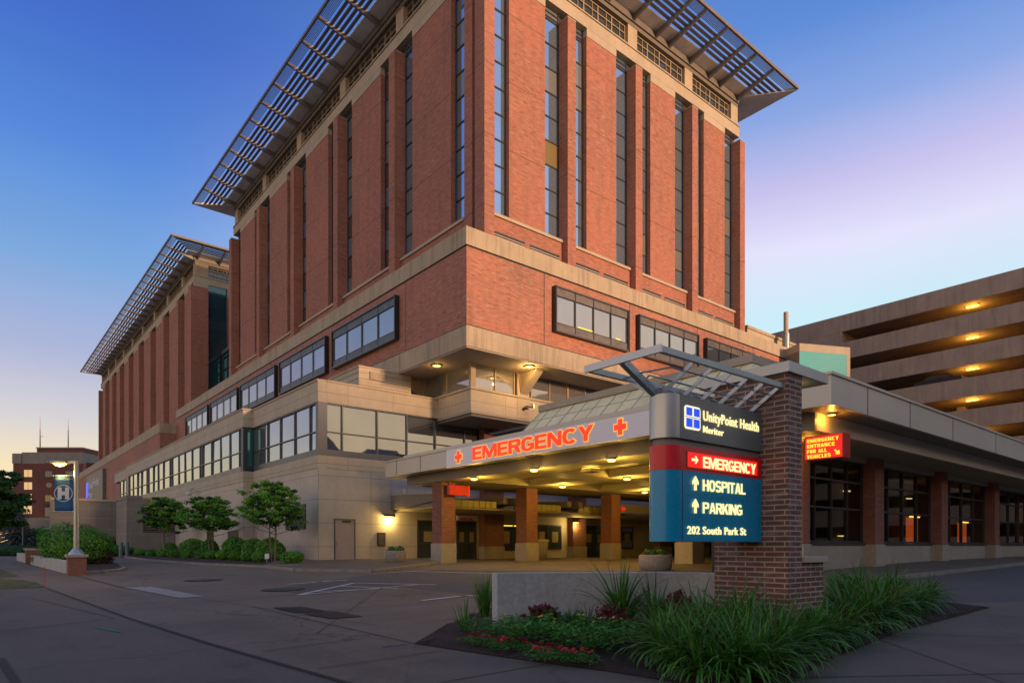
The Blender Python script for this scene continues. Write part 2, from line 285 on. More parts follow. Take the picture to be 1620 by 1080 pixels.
# ------------------------------------------------------------------ object helpers
COL = S.collection
def thing(name, label, cat, loc=(0, 0, 0), group=None):
    o = bpy.data.objects.new(name, None); COL.objects.link(o); o.location = loc; o.empty_display_size = .3
    o['label'] = label; o['category'] = cat
    if group: o['group'] = group
    return o
def tag(o, label=None, cat=None, group=None, kind=None):
    if label: o['label'] = label
    if cat: o['category'] = cat
    if group: o['group'] = group
    if kind: o['kind'] = kind
    return o
def world_loc(o):
    v = Vector(o.location)
    while o.parent: o = o.parent; v += Vector(o.location)
    return v
class MB:
    def __init__(s): s.v = []; s.f = []; s.mi = []; s.mats = []; s.sm = []
    def mid(s, mname):
        if mname not in s.mats: s.mats.append(mname)
        return s.mats.index(mname)
    def add(s, vs, fs, mname, smooth=False):
        o = len(s.v); s.v += [tuple(v) for v in vs]; i = s.mid(mname)
        for f in fs: s.f.append(tuple(o + q for q in f)); s.mi.append(i); s.sm.append(smooth)
    def box(s, x0, x1, y0, y1, z0, z1, mname):
        if x0 > x1: x0, x1 = x1, x0
        if y0 > y1: y0, y1 = y1, y0
        if z0 > z1: z0, z1 = z1, z0
        s.add([(x0, y0, z0), (x1, y0, z0), (x1, y1, z0), (x0, y1, z0), (x0, y0, z1), (x1, y0, z1), (x1, y1, z1), (x0, y1, z1)],
              [(3, 2, 1, 0), (4, 5, 6, 7), (0, 1, 5, 4), (1, 2, 6, 5), (2, 3, 7, 6), (3, 0, 4, 7)], mname); return s
    def quad(s, a, b_, c, d, mname): s.add([a, b_, c, d], [(0, 1, 2, 3)], mname); return s
    def prism(s, poly, z0, z1, mname):
        n = len(poly); s.add([(p[0], p[1], z0) for p in poly] + [(p[0], p[1], z1) for p in poly],
              [tuple(reversed(range(n))), tuple(range(n, 2 * n))] + [(i, (i + 1) % n, n + (i + 1) % n, n + i) for i in range(n)], mname); return s
    def tube(s, p, q, r, mname, r2=None, n=8, smooth=True):
        p = Vector(p); q = Vector(q); d = (q - p).normalized(); up = Vector((0, 0, 1)) if abs(d.z) < .9 else Vector((1, 0, 0))
        a_ = d.cross(up).normalized(); b_ = d.cross(a_); r2 = r if r2 is None else r2
        vs = [p + (a_ * math.cos(t) + b_ * math.sin(t)) * r for t in [i * 2 * math.pi / n for i in range(n)]] + [q + (a_ * math.cos(t) + b_ * math.sin(t)) * r2 for t in [i * 2 * math.pi / n for i in range(n)]]
        s.add(vs, [(i, (i + 1) % n, n + (i + 1) % n, n + i) for i in range(n)], mname, smooth)
        s.add(vs, [tuple(range(n))[::-1], tuple(range(n, 2 * n))], mname); return s
    def bar(s, p, q, wdt, h, mname):
        """rectangular bar between two points, h measured upward"""
        p = Vector(p); q = Vector(q); d = (q - p).normalized(); a_ = d.cross(Vector((0, 0, 1))).normalized() * (wdt / 2); b_ = d.cross(a_).normalized() * (h / 2)
        vs = [p - a_ - b_, p + a_ - b_, p + a_ + b_, p - a_ + b_, q - a_ - b_, q + a_ - b_, q + a_ + b_, q - a_ + b_]
        s.add(vs, [(0, 1, 2, 3), (7, 6, 5, 4), (0, 4, 5, 1), (1, 5, 6, 2), (2, 6, 7, 3), (3, 7, 4, 0)], mname); return s
    def lathe(s, c, prof, mname, n=24):
        vs = []; fs = []; k = len(prof)
        for i in range(n):
            t = i * 2 * math.pi / n
            for r, z in prof: vs.append((c[0] + r * math.cos(t), c[1] + r * math.sin(t), c[2] + z))
        for i in range(n):
            for j in range(k - 1):
                a0 = i * k + j; b0 = ((i + 1) % n) * k + j; fs.append((a0, b0, b0 + 1, a0 + 1))
        s.add(vs, fs, mname, True); return s
    def build(s, name, parent=None, origin=None, bevel=0):
        o0 = world_loc(parent) if parent else Vector(origin or (0, 0, 0))
        me = bpy.data.meshes.new(name); me.from_pydata([tuple(Vector(v) - o0) for v in s.v], [], s.f)
        for mn in s.mats: me.materials.append(MATS[mn])
        me.polygons.foreach_set('material_index', s.mi); me.polygons.foreach_set('use_smooth', s.sm); me.update()
        bm = bmesh.new(); bm.from_mesh(me); bmesh.ops.recalc_face_normals(bm, faces=bm.faces); bm.to_mesh(me); bm.free()
        o = bpy.data.objects.new(name, me); COL.objects.link(o)
        if parent: o.parent = parent
        else: o.location = o0
        if bevel:
            bv = o.modifiers.new('bevel', 'BEVEL'); bv.width = bevel; bv.segments = 2; bv.limit_method = 'ANGLE'
        return o
def copy_tree(o, parent=None):
    c = o.copy(); COL.objects.link(c); c.parent = parent
    for ch in [q for q in bpy.data.objects if q.parent == o]: copy_tree(ch, c)
    return c
class Face:
    """a wall plane: s along it, d outward, z up"""
    def __init__(s, axis, c): s.axis = axis; s.c = c
    def box(s, mb, s0, s1, d0, d1, z0, z1, mname):
        if s.axis == 'Y': mb.box(s0, s1, s.c - d0, s.c - d1, z0, z1, mname)
        else: mb.box(s.c - d0, s.c - d1, s0, s1, z0, z1, mname)
    def pt(s, a_, d, z): return (a_, s.c - d, z) if s.axis == 'Y' else (s.c - d, a_, z)
def text(body, mats, org, right, length, height, thick=.02, bold=.02, fit=True, name='lettering', parent=None, edge=None, sx=None):
    """a line of lettering as mesh: org = lower left, right = direction of reading"""
    cu = bpy.data.curves.new('t', 'FONT'); cu.body = body; cu.offset = min(bold, .028); cu.space_character = 1.10; cu.extrude = .01; cu.resolution_u = 4
    ob = bpy.data.objects.new('t', cu); COL.objects.link(ob); bpy.context.view_layer.update()
    me = bpy.data.meshes.new_from_object(ob.evaluated_get(bpy.context.evaluated_depsgraph_get()))
    vs = [v.co.copy() for v in me.vertices]; fs = [tuple(p.vertices) for p in me.polygons]
    bpy.data.objects.remove(ob); bpy.data.curves.remove(cu); bpy.data.meshes.remove(me)
    x0 = min(v.x for v in vs); x1 = max(v.x for v in vs)
    cap = .70; kx = length / (x1 - x0); kz = height / cap
    right = Vector(right); outw = right.cross(Vector((0, 0, 1))); org = Vector(org)
    P = [org + right * ((v.x - x0) * kx) + Vector((0, 0, 1)) * (v.y * kz) + outw * (thick / 2 + (thick / 2 if v.z > 0 else -thick / 2)) for v in vs]
    mb = MB(); mb.add(P, fs, mats); return mb.build(name, parent)
# heavy block capitals drawn as outlines: cap height 1, width w, stroke t
def stroke_path(P, t):
    n = len(P); Lf = []; Rt = []
    for i, p in enumerate(P):
        a_ = P[max(0, i - 1)]; b_ = P[min(n - 1, i + 1)]; dx, dy = b_[0] - a_[0], b_[1] - a_[1]; l_ = math.hypot(dx, dy) or 1; nx_, ny_ = -dy / l_ * t / 2, dx / l_ * t / 2
        Lf.append((p[0] + nx_, p[1] + ny_)); Rt.append((p[0] - nx_, p[1] - ny_))
    return Lf + Rt[::-1]
def ell(cx_, cy_, rx, ry, a0, a1, n=18): return [(cx_ + rx * math.copysign(abs(math.cos(math.radians(a))) ** .82, math.cos(math.radians(a))), cy_ + ry * math.copysign(abs(math.sin(math.radians(a))) ** .82, math.sin(math.radians(a)))) for a in [a0 + (a1 - a0) * i / n for i in range(n + 1)]]
def glyph(ch, w_, t):
    h = min(t * .82, .20); W = w_
    if ch == 'E': return [[(0, 0), (W, 0), (W, h), (t, h), (t, .5 - h / 2), (W * .92, .5 - h / 2), (W * .92, .5 + h / 2), (t, .5 + h / 2), (t, 1 - h), (W, 1 - h), (W, 1), (0, 1)]]
    if ch == 'F': return [[(0, 0), (t, 0), (t, .5 - h / 2), (W * .9, .5 - h / 2), (W * .9, .5 + h / 2), (t, .5 + h / 2), (t, 1 - h), (W, 1 - h), (W, 1), (0, 1)]]
    if ch == 'L': return [[(0, 0), (W, 0), (W, h), (t, h), (t, 1), (0, 1)]]
    if ch == 'I': return [[(0, 0), (t, 0), (t, 1), (0, 1)]]
    if ch == 'T': return [[(W / 2 - t / 2, 0), (W / 2 + t / 2, 0), (W / 2 + t / 2, 1 - h), (W, 1 - h), (W, 1), (0, 1), (0, 1 - h), (W / 2 - t / 2, 1 - h)]]
    if ch == 'H': return [[(0, 0), (t, 0), (t, .5 - h / 2), (W - t, .5 - h / 2), (W - t, 0), (W, 0), (W, 1), (W - t, 1), (W - t, .5 + h / 2), (t, .5 + h / 2), (t, 1), (0, 1)]]
    if ch == 'N': return [[(0, 0), (t * .92, 0), (t * .92, .62), (W - t * 1.05, 0), (W, 0), (W, 1), (W - t * .92, 1), (W - t * .92, .38), (t * 1.05, 1), (0, 1)]]
    if ch == 'M': return [[(0, 0), (t * .8, 0), (t * .8, .66), (W / 2 - t * .38, 0), (W / 2 + t * .38, 0), (W - t * .8, .66), (W - t * .8, 0), (W, 0), (W, 1), (W - t * 1.15, 1), (W / 2, .38), (t * 1.15, 1), (0, 1)]]
    if ch == 'V': return [[(W / 2 - t * .55, 0), (W / 2 + t * .55, 0), (W, 1), (W - t * 1.05, 1), (W / 2, .3), (t * 1.05, 1), (0, 1)]]
    if ch == 'Y': return [[(W / 2 - t / 2, 0), (W / 2 + t / 2, 0), (W / 2 + t / 2, .4), (W, 1), (W - t * 1.12, 1), (W / 2, .62), (t * 1.12, 1), (0, 1), (W / 2 - t / 2, .4)]]
    if ch == 'K': return [[(0, 0), (t, 0), (t, .3), (t * 1.35, .42), (W - t * 1.15, 0), (W, 0), (W * .62, .62), (W * .97, 1), (W - t * 1.15, 1), (t, .56), (t, 1), (0, 1)]]
    if ch == 'A': return [[(0, 0), (t * .98, 0), (t * 1.2, .2), (W - t * 1.2, .2), (W - t * .98, 0), (W, 0), (W / 2 + t * .6, 1), (W / 2 - t * .6, 1)], [(t * 1.45, .2 + h), (W - t * 1.45, .2 + h), (W / 2, .80)]]
    if ch in 'PR':
        yb = .42; ro = (1 - yb) / 2; o_ = [(0, 0), (t, 0), (t, yb)]
        if ch == 'R': o_ += [(W * .45, yb), (W - t * 1.02, 0), (W + .02, 0), (W * .80, yb + .05)]
        bow = [(W - ro * .8 + ro * .8 * math.sin(math.radians(a)), yb + ro - ro * math.cos(math.radians(a))) for a in range(0 if ch == 'P' else 36, 181, 12)]
        o_ += bow + [(0, 1)]
        ri = ro - h; inn = [(t, yb + h)] + [(W - t - ri * .7 + ri * .7 * math.sin(math.radians(a)), yb + ro - ri * math.cos(math.radians(a))) for a in range(0, 181, 15)] + [(t, 1 - h)]
        return [o_, inn]
    if ch == 'O': return [ell(W / 2, .5, W / 2, .515, 0, 350, 35), ell(W / 2, .5, W / 2 - t, .515 - h, 0, 350, 35)]
    if ch == 'C': return [ell(W / 2, .5, W / 2, .515, 42, 318, 30) + ell(W / 2, .5, W / 2 - t, .515 - h, 322, 38, 30)]
    if ch == 'G': return [ell(W / 2, .5, W / 2, .515, 42, 310, 30) + [(W, .08), (W, .54), (W * .52, .54), (W * .52, .54 - h), (W - t, .54 - h), (W - t, .28)] + ell(W / 2, .5, W / 2 - t, .515 - h, 318, 38, 30)]
    if ch == 'S':
        m_ = h * .5; r1 = (.5 - m_) / 2 + .002; c1 = ell(W / 2, 1 - m_ - r1 + .01, W / 2 - t * .5, r1, 25, 255, 16); c2 = ell(W / 2, m_ + r1 - .01, W / 2 - t * .5, r1, 75, -155, 16)
        return [stroke_path(c1 + c2, (t + h) / 2)]
    return []
def word(body, mname, org, right, length, height, thick, parent, t=.27, gap=.09, grow=0, name='lettering'):
    ws = {'I': 0, 'M': 1.3, 'E': .88, 'F': .84, 'L': .84, ' ': .5, 'T': .95}
    tot = length / height; n_ = len(body); su = sum(ws.get(c, 1) for c in body); fixed = gap * (n_ - 1) + body.count('I') * t
    wu = (tot - fixed) / su; cu = bpy.data.curves.new('t', 'CURVE'); cu.dimensions = '2D'; cu.fill_mode = 'BOTH'; x = 0
    cu.offset = grow / height; cu.extrude = .01
    for ch in body:
        for ol in glyph(ch, wu * ws.get(ch, 1), t) if ch != ' ' else []:
            sp_ = cu.splines.new('POLY'); sp_.points.add(len(ol) - 1); sp_.use_cyclic_u = True
            for q, (px_, py_) in zip(sp_.points, ol): q.co = (x + px_, py_, 0, 1)
        x += (t if ch == 'I' else wu * ws.get(ch, 1)) + gap
    ob = bpy.data.objects.new('t', cu); COL.objects.link(ob); bpy.context.view_layer.update()
    me = bpy.data.meshes.new_from_object(ob.evaluated_get(bpy.context.evaluated_depsgraph_get())); vs = [v.co.copy() for v in me.vertices]; fs = [tuple(p.vertices) for p in me.polygons]
    bpy.data.objects.remove(ob); bpy.data.curves.remove(cu); bpy.data.meshes.remove(me)
    right = Vector(right); outw = right.cross(Vector((0, 0, 1))); org = Vector(org)
    P_ = [org + right * (v.x * height) + Vector((0, 0, 1)) * (v.y * height) + outw * (thick if v.z > 0 else 0) for v in vs]
    mb = MB(); mb.add(P_, fs, mname); return mb.build(name, parent)
# ------------------------------------------------------------------ GROUND
def drape(poly, off, mname, cell=1.0, mound=0):
    bm = bmesh.new(); f = bm.faces.new([bm.verts.new((p[0], p[1], 0)) for p in poly])
    bmesh.ops.triangulate(bm, faces=[f])
    for ax in (0, 1):
        lo = min(p[ax] for p in poly); hi = max(p[ax] for p in poly); k = math.floor(lo / cell) + 1
        while k * cell < hi:
            co = [0, 0, 0]; co[ax] = k * cell; no = [0, 0, 0]; no[ax] = 1
            bmesh.ops.bisect_plane(bm, geom=bm.verts[:] + bm.edges[:] + bm.faces[:], plane_co=co, plane_no=no); k += 1
    bmesh.ops.triangulate(bm, faces=bm.faces[:])
    edge = {v for e in bm.edges if len(e.link_faces) == 1 for v in e.verts}
    for v in bm.verts:
        v.co.z = gz(v.co.x, v.co.y) + off + (mound * (0 if v in edge else 1) * (.7 + .3 * math.sin(v.co.x * 5) * math.cos(v.co.y * 4)) if mound else 0)
    for fc in bm.faces:
        if fc.normal.z < 0: fc.normal_flip()
    me = bpy.data.meshes.new('m'); bm.to_mesh(me); bm.free(); me.materials.append(MATS[mname]); return me
def ground(name, poly, off, mname, cell=1.0, mound=0, kind='structure', label=None, cat=None, group=None):
    me = drape([(p[0], p[1]) for p in poly], off, mname, cell, mound); me.name = name
    o = bpy.data.objects.new(name, me); COL.objects.link(o)
    tag(o, label, cat, group, kind); return o
def strip(a_, b_, wd):
    a_ = Vector(a_[:2]); b_ = Vector(b_[:2]); n_ = (b_ - a_).normalized(); n_ = Vector((-n_.y, n_.x)) * wd / 2
    return [a_ - n_, b_ - n_, b_ + n_, a_ + n_]
xs = [-900, -500, -250, -120, -70] + list(range(-40, 91)) + [130, 200, 350, 600, 1000]
ys = [-900, -500, -250, -120, -70] + list(range(-40, 91)) + [110, 130, 160, 200, 350, 600, 1000]
vs = [(x, y, gz(x, y) if -60 < x < 95 and -60 < y < 170 else -.82) for y in ys for x in xs]
# near the camera the grid cannot pass above it
vs = [(x, y, min(z, -.60)) for x, y, z in vs]
nx = len(xs); fs = [(j * nx + i, j * nx + i + 1, (j + 1) * nx + i + 1, (j + 1) * nx + i) for j in range(len(ys) - 1) for i in range(nx - 1)]
mb = MB(); mb.add(vs, fs, 'driveway_concrete'); tag(mb.build('ground'), kind='structure')
P = gp
# street surface at lower left, beyond the long joint
ground('street', [P(0, 932), P(73, 930), P(204, 978), P(326, 1017), P(546, 1080), P(700, 1130), P(-200, 1130), P(-500, 1000)], .004, 'street_concrete')
ground('asphalt_road', [P(420, 933), P(520, 918), P(585, 908), P(690, 901), P(1130, 903), P(1180, 915), P(1130, 935), P(800, 945), P(700, 935), P(640, 929), P(560, 934), P(500, 940)], .004, 'asphalt')
ground('road', [P(1310, 926), P(1360, 922), P(1480, 909), P(1620, 893), P(1760, 878), P(1900, 905), P(1640, 949), P(1480, 957), P(1400, 962), P(1300, 950)], .004, 'asphalt')
# foreground pavement
ground('pavement', [P(655, 1019), P(640, 1090), P(500, 1180), P(2300, 1180), P(1700, 948), P(1480, 956), P(1566, 961.5), P(1420, 1001), P(1310, 1046), P(1235, 1090), P(1150, 1110), P(1080, 1082), P(960, 1063), P(800, 1041)], .008, 'sidewalk_concrete')
def kerb_slab(name, pts_front, pts_back, h, mname, label=None):
    poly = [Vector((p.x, p.y)) for p in pts_front] + [Vector((p.x, p.y)) for p in reversed(pts_back)]
    o = ground(name, poly, h, mname)
    mb = MB(); fr_ = pts_front
    for p, q in zip(fr_[:-1], fr_[1:]):
        n_ = Vector((q.y - p.y, -(q.x - p.x), 0)).normalized() * .15
        if (n_.x * p.x + n_.y * p.y) > 0: n_ = -n_
        a0, b0 = gz(p.x, p.y), gz(q.x, q.y)
        po = p + n_; qo = q + n_
        mb.add([(p.x, p.y, a0 - .3), (q.x, q.y, b0 - .3), (q.x, q.y, b0 + h + .004), (p.x, p.y, a0 + h + .004), (po.x, po.y, a0 - .3), (qo.x, qo.y, b0 - .3), (qo.x, qo.y, b0 + h - .01), (po.x, po.y, a0 + h - .01)],
               [(4, 5, 6, 7), (7, 6, 2, 3), (0, 4, 7, 3), (1, 2, 6, 5)], 'kerb_concrete')
    tag(mb.build('kerb'), kind='structure'); return o
kerb_slab('entrance_sidewalk', [P(418, 897), P(470, 903), P(590, 905.5), P(640, 899), P(690, 892)], [P(440, 889), P(500, 886), P(560, 884), P(620, 883), P(685, 884)], .12, 'sidewalk_concrete')
kerb_slab('side_sidewalk', [P(1300, 930), P(1360, 922), P(1480, 909), P(1620, 893), P(1780, 876)], [P(1300, 905), P(1345, 901), P(1400, 897), P(1620, 878), P(1780, 868)], .12, 'sidewalk_concrete')
kerb_slab('planting_bed', [P(192, 880.5), P(240, 887), P(330, 893.5), P(418, 897)], [P(186, 874), P(240, 873), P(340, 873), P(500, 887)], .11, 'mulch')
kerb_slab('island_bed', [P(132, 907), P(160, 906), P(185, 903.5), P(196, 900), P(190, 896)], [P(125, 898), P(120, 890), P(110, 884), P(150, 884), P(180, 893)], .12, 'mulch')
ground('flower_bed', [P(655, 1018), P(700, 992), P(750, 972), P(800, 955), P(1130, 940), P(1303, 943), P(1400, 950), P(1566, 961), P(1420, 1000), P(1310, 1045), P(1235, 1089), P(1150, 1109), P(1080, 1081), P(960, 1062), P(800, 1040)], .012, 'mulch', .25, .07)
ground('lawn', [P(0, 900), P(20, 907), P(30, 911), P(0, 913), P(-300, 913), P(-300, 890)], .010, 'lawn', .5)
ground('lawn', [P(0, 915), P(35, 917), P(60, 922), P(72, 929), P(0, 931.5), P(-300, 940), P(-300, 915)], .010, 'lawn', .5)
# joints cut in the slabs
jts = [((73, 930), (204, 978), .05), ((204, 978), (326, 1017), .05), ((326, 1017), (546, 1080), .05), ((546, 1080), (700, 1125), .05), ((0, 1042), (28, 1085), .06), ((0, 999), (180, 978), .02), ((400, 960), (655, 1018), .018),
       ((120, 910), (196, 930), .03), ((420, 1030), (560, 1011), .014), ((500, 1058), (700, 1030), .014), ((40, 944), (180, 978), .012), ((1310, 997), (1620, 1010), .012), ((1150, 1075), (1620, 1066), .012), ((860, 1052), (700, 1080), .012), ((320, 947), (600, 990), .012), ((600, 932), (500, 1003), .010), ((1390, 1012), (1700, 1120), .010)]
mb = MB()
for p, q, wd in jts:
    a_, b_ = P(*p), P(*q); s4 = strip(a_, b_, wd * 1.4)
    mb.add([(v.x, v.y, gz(v.x, v.y) + .014) for v in s4], [(0, 1, 2, 3)], 'joint_tar')
tag(mb.build('pavement_joints'), kind='structure')
def mark(name, poly, mname, label, cat, group=None, off=.011):
    return ground(name, poly, off, mname, 1.0, 0, 'structure')
mark('crosswalk_marking', [P(198, 929), P(240, 928), P(322, 943), P(285, 946)], 'white_paint', '', '')
mb = MB()
for p, q, wd in [((472, 941), (560, 922), .11), ((560, 922), (690, 925), .10), ((472, 941), (660, 925), .10), ((500, 936), (600, 931), .09), ((540, 927), (630, 931), .09), ((455, 924), (500, 921), .12), ((510, 920), (550, 917), .12), ((668, 950), (728, 943), .14), ((738, 942), (765, 943), .12), ((650, 903.5), (800, 907.5), .12), ((590, 907), (650, 903.5), .10)]:
    mb.add([(v.x, v.y, gz(v.x, v.y) + .013) for v in strip(P(*p), P(*q), wd)], [(0, 1, 2, 3)], 'lane_paint')
tag(mb.build('lane_markings'), kind='structure')
for p, q, wd, mt in [((150, 992), (190, 1000), .05, 'green_paint'), ((225, 992), (262, 985), .05, 'green_paint'), ((605, 1023), (645, 1019), .05, 'blue_paint'), ((436, 898), (470, 898), .28, 'yellow_paint')]:
    mb = MB(); h = .13 if mt == 'yellow_paint' else .013
    mb.add([(v.x, v.y, gz(v.x, v.y) + h) for v in strip(P(*p), P(*q), wd)], [(0, 1, 2, 3)], mt); tag(mb.build('paint_mark'), kind='structure')
# grates and manholes
def grate(name, c4, label):
    t = thing(name, label, 'drain grate', tuple(sum((P(*c) for c in c4), Vector()) / 4))
    mb = MB(); q = [P(*c) for c in c4]; mb.add([(v.x, v.y, gz(v.x, v.y) + .012) for v in q], [(0, 1, 2, 3)], 'black_paint'); mb.build('grate_pit', t)
    mb = MB()
    for i in range(15):
        f = (i + .5) / 15; a_ = q[0].lerp(q[1], f); b_ = q[3].lerp(q[2], f)
        mb.add([(v.x, v.y, gz(v.x, v.y) + .016) for v in strip(a_, b_, .022)], [(0, 1, 2, 3)], 'dark_frame')
    for i in range(4):
        f = i / 3; a_ = q[0].lerp(q[3], f); b_ = q[1].lerp(q[2], f)
        mb.add([(v.x, v.y, gz(v.x, v.y) + .018) for v in strip(a_, b_, .03)], [(0, 1, 2, 3)], 'dark_frame')
    mb.build('grate_bars', t)
grate('drain_grate', [(432, 961.5), (480, 960), (516, 966.5), (467, 969)], 'dark rusty drain grate on the driveway, the left one of the pair')
grate('drain_grate', [(481, 971), (530, 967), (574, 975), (521, 978.5)], 'dark rusty drain grate on the driveway, the right one of the pair')
for (px, py, r, lb) in [(322, 917.5, .62, 'round dark manhole cover on the driveway behind the crosswalk bar'), (448, 932.5, .6, 'round dark manhole cover left of the white painted arrow')]:
    c = P(px, py); mb = MB(); n_ = 28; mb.add([(c.x + r * math.cos(i * 2 * math.pi / n_), c.y + r * math.sin(i * 2 * math.pi / n_), 0) for i in range(n_)], [tuple(range(n_))], 'joint_tar')
    mb.add([(c.x + r * .8 * math.cos(i * 2 * math.pi / n_), c.y + r * .8 * math.sin(i * 2 * math.pi / n_), 0) for i in range(n_)], [tuple(range(n_))], 'dark_frame')
    mb.v = [(x, y, gz(x, y) + (.012 if i < n_ else .016)) for i, (x, y, z) in enumerate(mb.v)]
    tag(mb.build('manhole_cover'), lb, 'manhole cover')
# ------------------------------------------------------------------ HOSPITAL TOWERS
ZB, ZP, ZT, ZTAN = 17.33, 33.70, 33.85, 35.20      # podium roof, pilaster top, brick top, tan band top
def strip_window(F, t, s0, s1, z0, z1, off, rng, floor=1.55, lit=0.02, dark=False):
    mb = MB()
    F.box(mb, s0, s0 + .07, -.46, -.34, z0, z1, 'dark_frame'); F.box(mb, s1 - .07, s1, -.46, -.34, z0, z1, 'dark_frame')
    pn = MB(); z = z0; k = off
    while z < z1 - .2:
        zz = min(z + floor, z1); F.box(mb, s0 + .07, s1 - .07, -.45, -.345, z, z + .07, 'dark_frame')
        q = rng.random(); g = 'tower_glass' if k % 2 else ('spandrel_glass' if dark else 'tower_glass')
        if q < lit * .35: g = 'lit_amber'
        elif q < .16: g = 'blind_glass'
        F.box(pn, s0 + .07, s1 - .07, -.44, -.40, z + .07, zz, g); z = zz; k += 1
    F.box(mb, s0 + .07, s1 - .07, -.45, -.342, z1 - .6, z1 - .54, 'dark_frame'); F.box(mb, s0 + .07, s1 - .07, -.45, -.341, z1 - .3, z1 - .25, 'dark_frame')
    w_ = mb.build('window', t); pn.build('pane', w_)
def facade(F, t, wall, s0, pil, period, pw, ww, end, zb, rng, lit=.02, dark=False, wf=None):
    """pil: list of pilaster left edges; windows of width ww on each side; brick panels between"""
    n = len(pil)
    for i, p in enumerate(pil):
        pb = MB(); F.box(pb, p, p + pw, -.44, .5, zb, ZP, 'tower_brick'); F.box(pb, p - .012, p + pw + .012, -.44, .512, ZP, ZP + .07, 'concrete_band'); pb.build('pilaster', t)
        if i < n - 1:
            nx_ = pil[i + 1]; a0, a1 = p + pw, p + pw + (wf or ww); b0, b1 = nx_ - ww, nx_
            F.box(wall, a1, b0, -.44, 0, zb + 2.3, ZT, 'tower_brick')
            F.box(wall, a0, b1, -.44, 0, zb, zb + 2.12, 'tower_brick')
            F.box(wall, a0 + .0, b1 - .0, -.44, .10, zb + 2.12, zb + 2.3, 'precast')
            strip_window(F, t, a0 + .002, a1 - .002, zb + 2.3, ZT + .5, i, rng, lit=lit, dark=dark)
            strip_window(F, t, b0 + .002, b1 - .002, zb + 2.3, ZT + .5, i + 1, rng, lit=lit, dark=dark)
            F.box(wall, a1, b0, -.44, .03, ZT, ZT + .52, 'precast')
            # vent slots under the sill
            mid = (a0 + b1) / 2
            for c0, c1 in ((a0 + .25, mid - .2), (mid + .2, b1 - .25)):
                lv = MB(); F.box(lv, c0, c1, .0, .006, zb + .75, zb + 1.25, 'black_paint')
                for k in range(3): F.box(lv, c0, c1, .006, .03, zb + .78 + k * .13, zb + .83 + k * .13, 'precast')
                lv.build('vent', t)
def sunshade(F, t, s0, s1, ribs, ov=3.45, z0=37.7, z1=38.12, c0=-1, c1=-1):
    """canopy of louvres cantilevered from the wall plane; mitred at both ends"""
    def zz(d): return z0 + (z1 - z0) * d / ov
    def lon(mb, d0, d1, th, mname, dz=0):
        e0, e1 = s0, s1
        pts = []
        for d, in ((d0,), (d1,)):
            a_ = s0 + c0 * d; b_ = s1 - c1 * d
            pts += [F.pt(a_, d, zz(d) + dz), F.pt(b_, d, zz(d) + dz)]
        a, b_, c, d_ = pts[0], pts[1], pts[3], pts[2]
        up = lambda v: (v[0], v[1], v[2] + th)
        mb.add([a, b_, c, d_, up(a), up(b_), up(c), up(d_)], [(0, 1, 2, 3), (7, 6, 5, 4), (0, 4, 5, 1), (1, 5, 6, 2), (2, 6, 7, 3), (3, 7, 4, 0)], mname)
    mb = MB()
    lon(mb, -.2, .95, .10, 'shade_soffit', .05)
    for k in range(4): lon(mb, 1.12 + k * .38, 1.34 + k * .38, .06, 'shade_metal', .06)
    for k in range(7): lon(mb, 2.66 + k * .095, 2.695 + k * .095, .04, 'shade_metal', .06)
    lon(mb, 3.33, ov, .24, 'shade_beam', 0)
    sh = mb.build('sunshade', t)
    for r in ribs:
        rb = MB(); a_ = .07
        rb.add([F.pt(r - a_, 0, z0 - .42), F.pt(r + a_, 0, z0 - .42), F.pt(r + a_, ov - .1, zz(ov) - .02), F.pt(r - a_, ov - .1, zz(ov) - .02), F.pt(r - a_, 0, z0 + .12), F.pt(r + a_, 0, z0 + .12), F.pt(r + a_, ov - .1, zz(ov) + .2), F.pt(r - a_, ov - .1, zz(ov) + .2)],
               [(0, 1, 2, 3), (7, 6, 5, 4), (0, 4, 5, 1), (1, 5, 6, 2), (2, 6, 7, 3), (3, 7, 4, 0)], 'shade_metal'); rb.build('rib', sh)
    return sh
def penthouse(F, t, wall, cols, s0, s1, rng, cw=1.0):
    F.box(wall, s0, s1, -.5, .04, ZT + .52, ZTAN, 'precast'); F.box(wall, s0, s1, -.5, .12, ZTAN, ZTAN + .09, 'precast')
    F.box(wall, s0, s1, -.6, -.1, 36.95, 37.25, 'shade_beam'); F.box(wall, s0, s1, -.6, .02, 37.25, 37.72, 'shade_beam')
    for c in cols: F.box(wall, c, c + cw, -.55, -.12, ZTAN + .09, 36.95, 'precast')
    edges = [(a + cw, b_) for a, b_ in zip(cols[:-1], cols[1:])]
    for a, b_ in edges:
        fr_ = MB(); pn = MB(); F.box(pn, a + .02, b_ - .02, -.50, -.46, ZTAN + .1, 36.94, 'dark_glass')
        n_ = 4
        for i in range(n_ + 1):
            x = a + (b_ - a - .1) * i / n_; F.box(fr_, x, x + .10, -.47, -.36, ZTAN + .09, 36.95, 'tan_frame')
            if i < n_: F.box(fr_, x + (b_ - a) / n_ * .62, x + (b_ - a) / n_ * .62 + .05, -.465, -.38, ZTAN + .09, 36.95, 'tan_frame')
        for z in (ZTAN + .1, ZTAN + .55, 36.35, 36.85): F.box(fr_, a, b_, -.46, -.37, z, z + .07, 'tan_frame')
        if rng.random() < .5: F.box(pn, a + .3, b_ - 2.6, -.459, -.45, ZTAN + .22, ZTAN + .28, 'blind_glass')
        w_ = fr_.build('penthouse_window', t); pn.build('pane', w_)
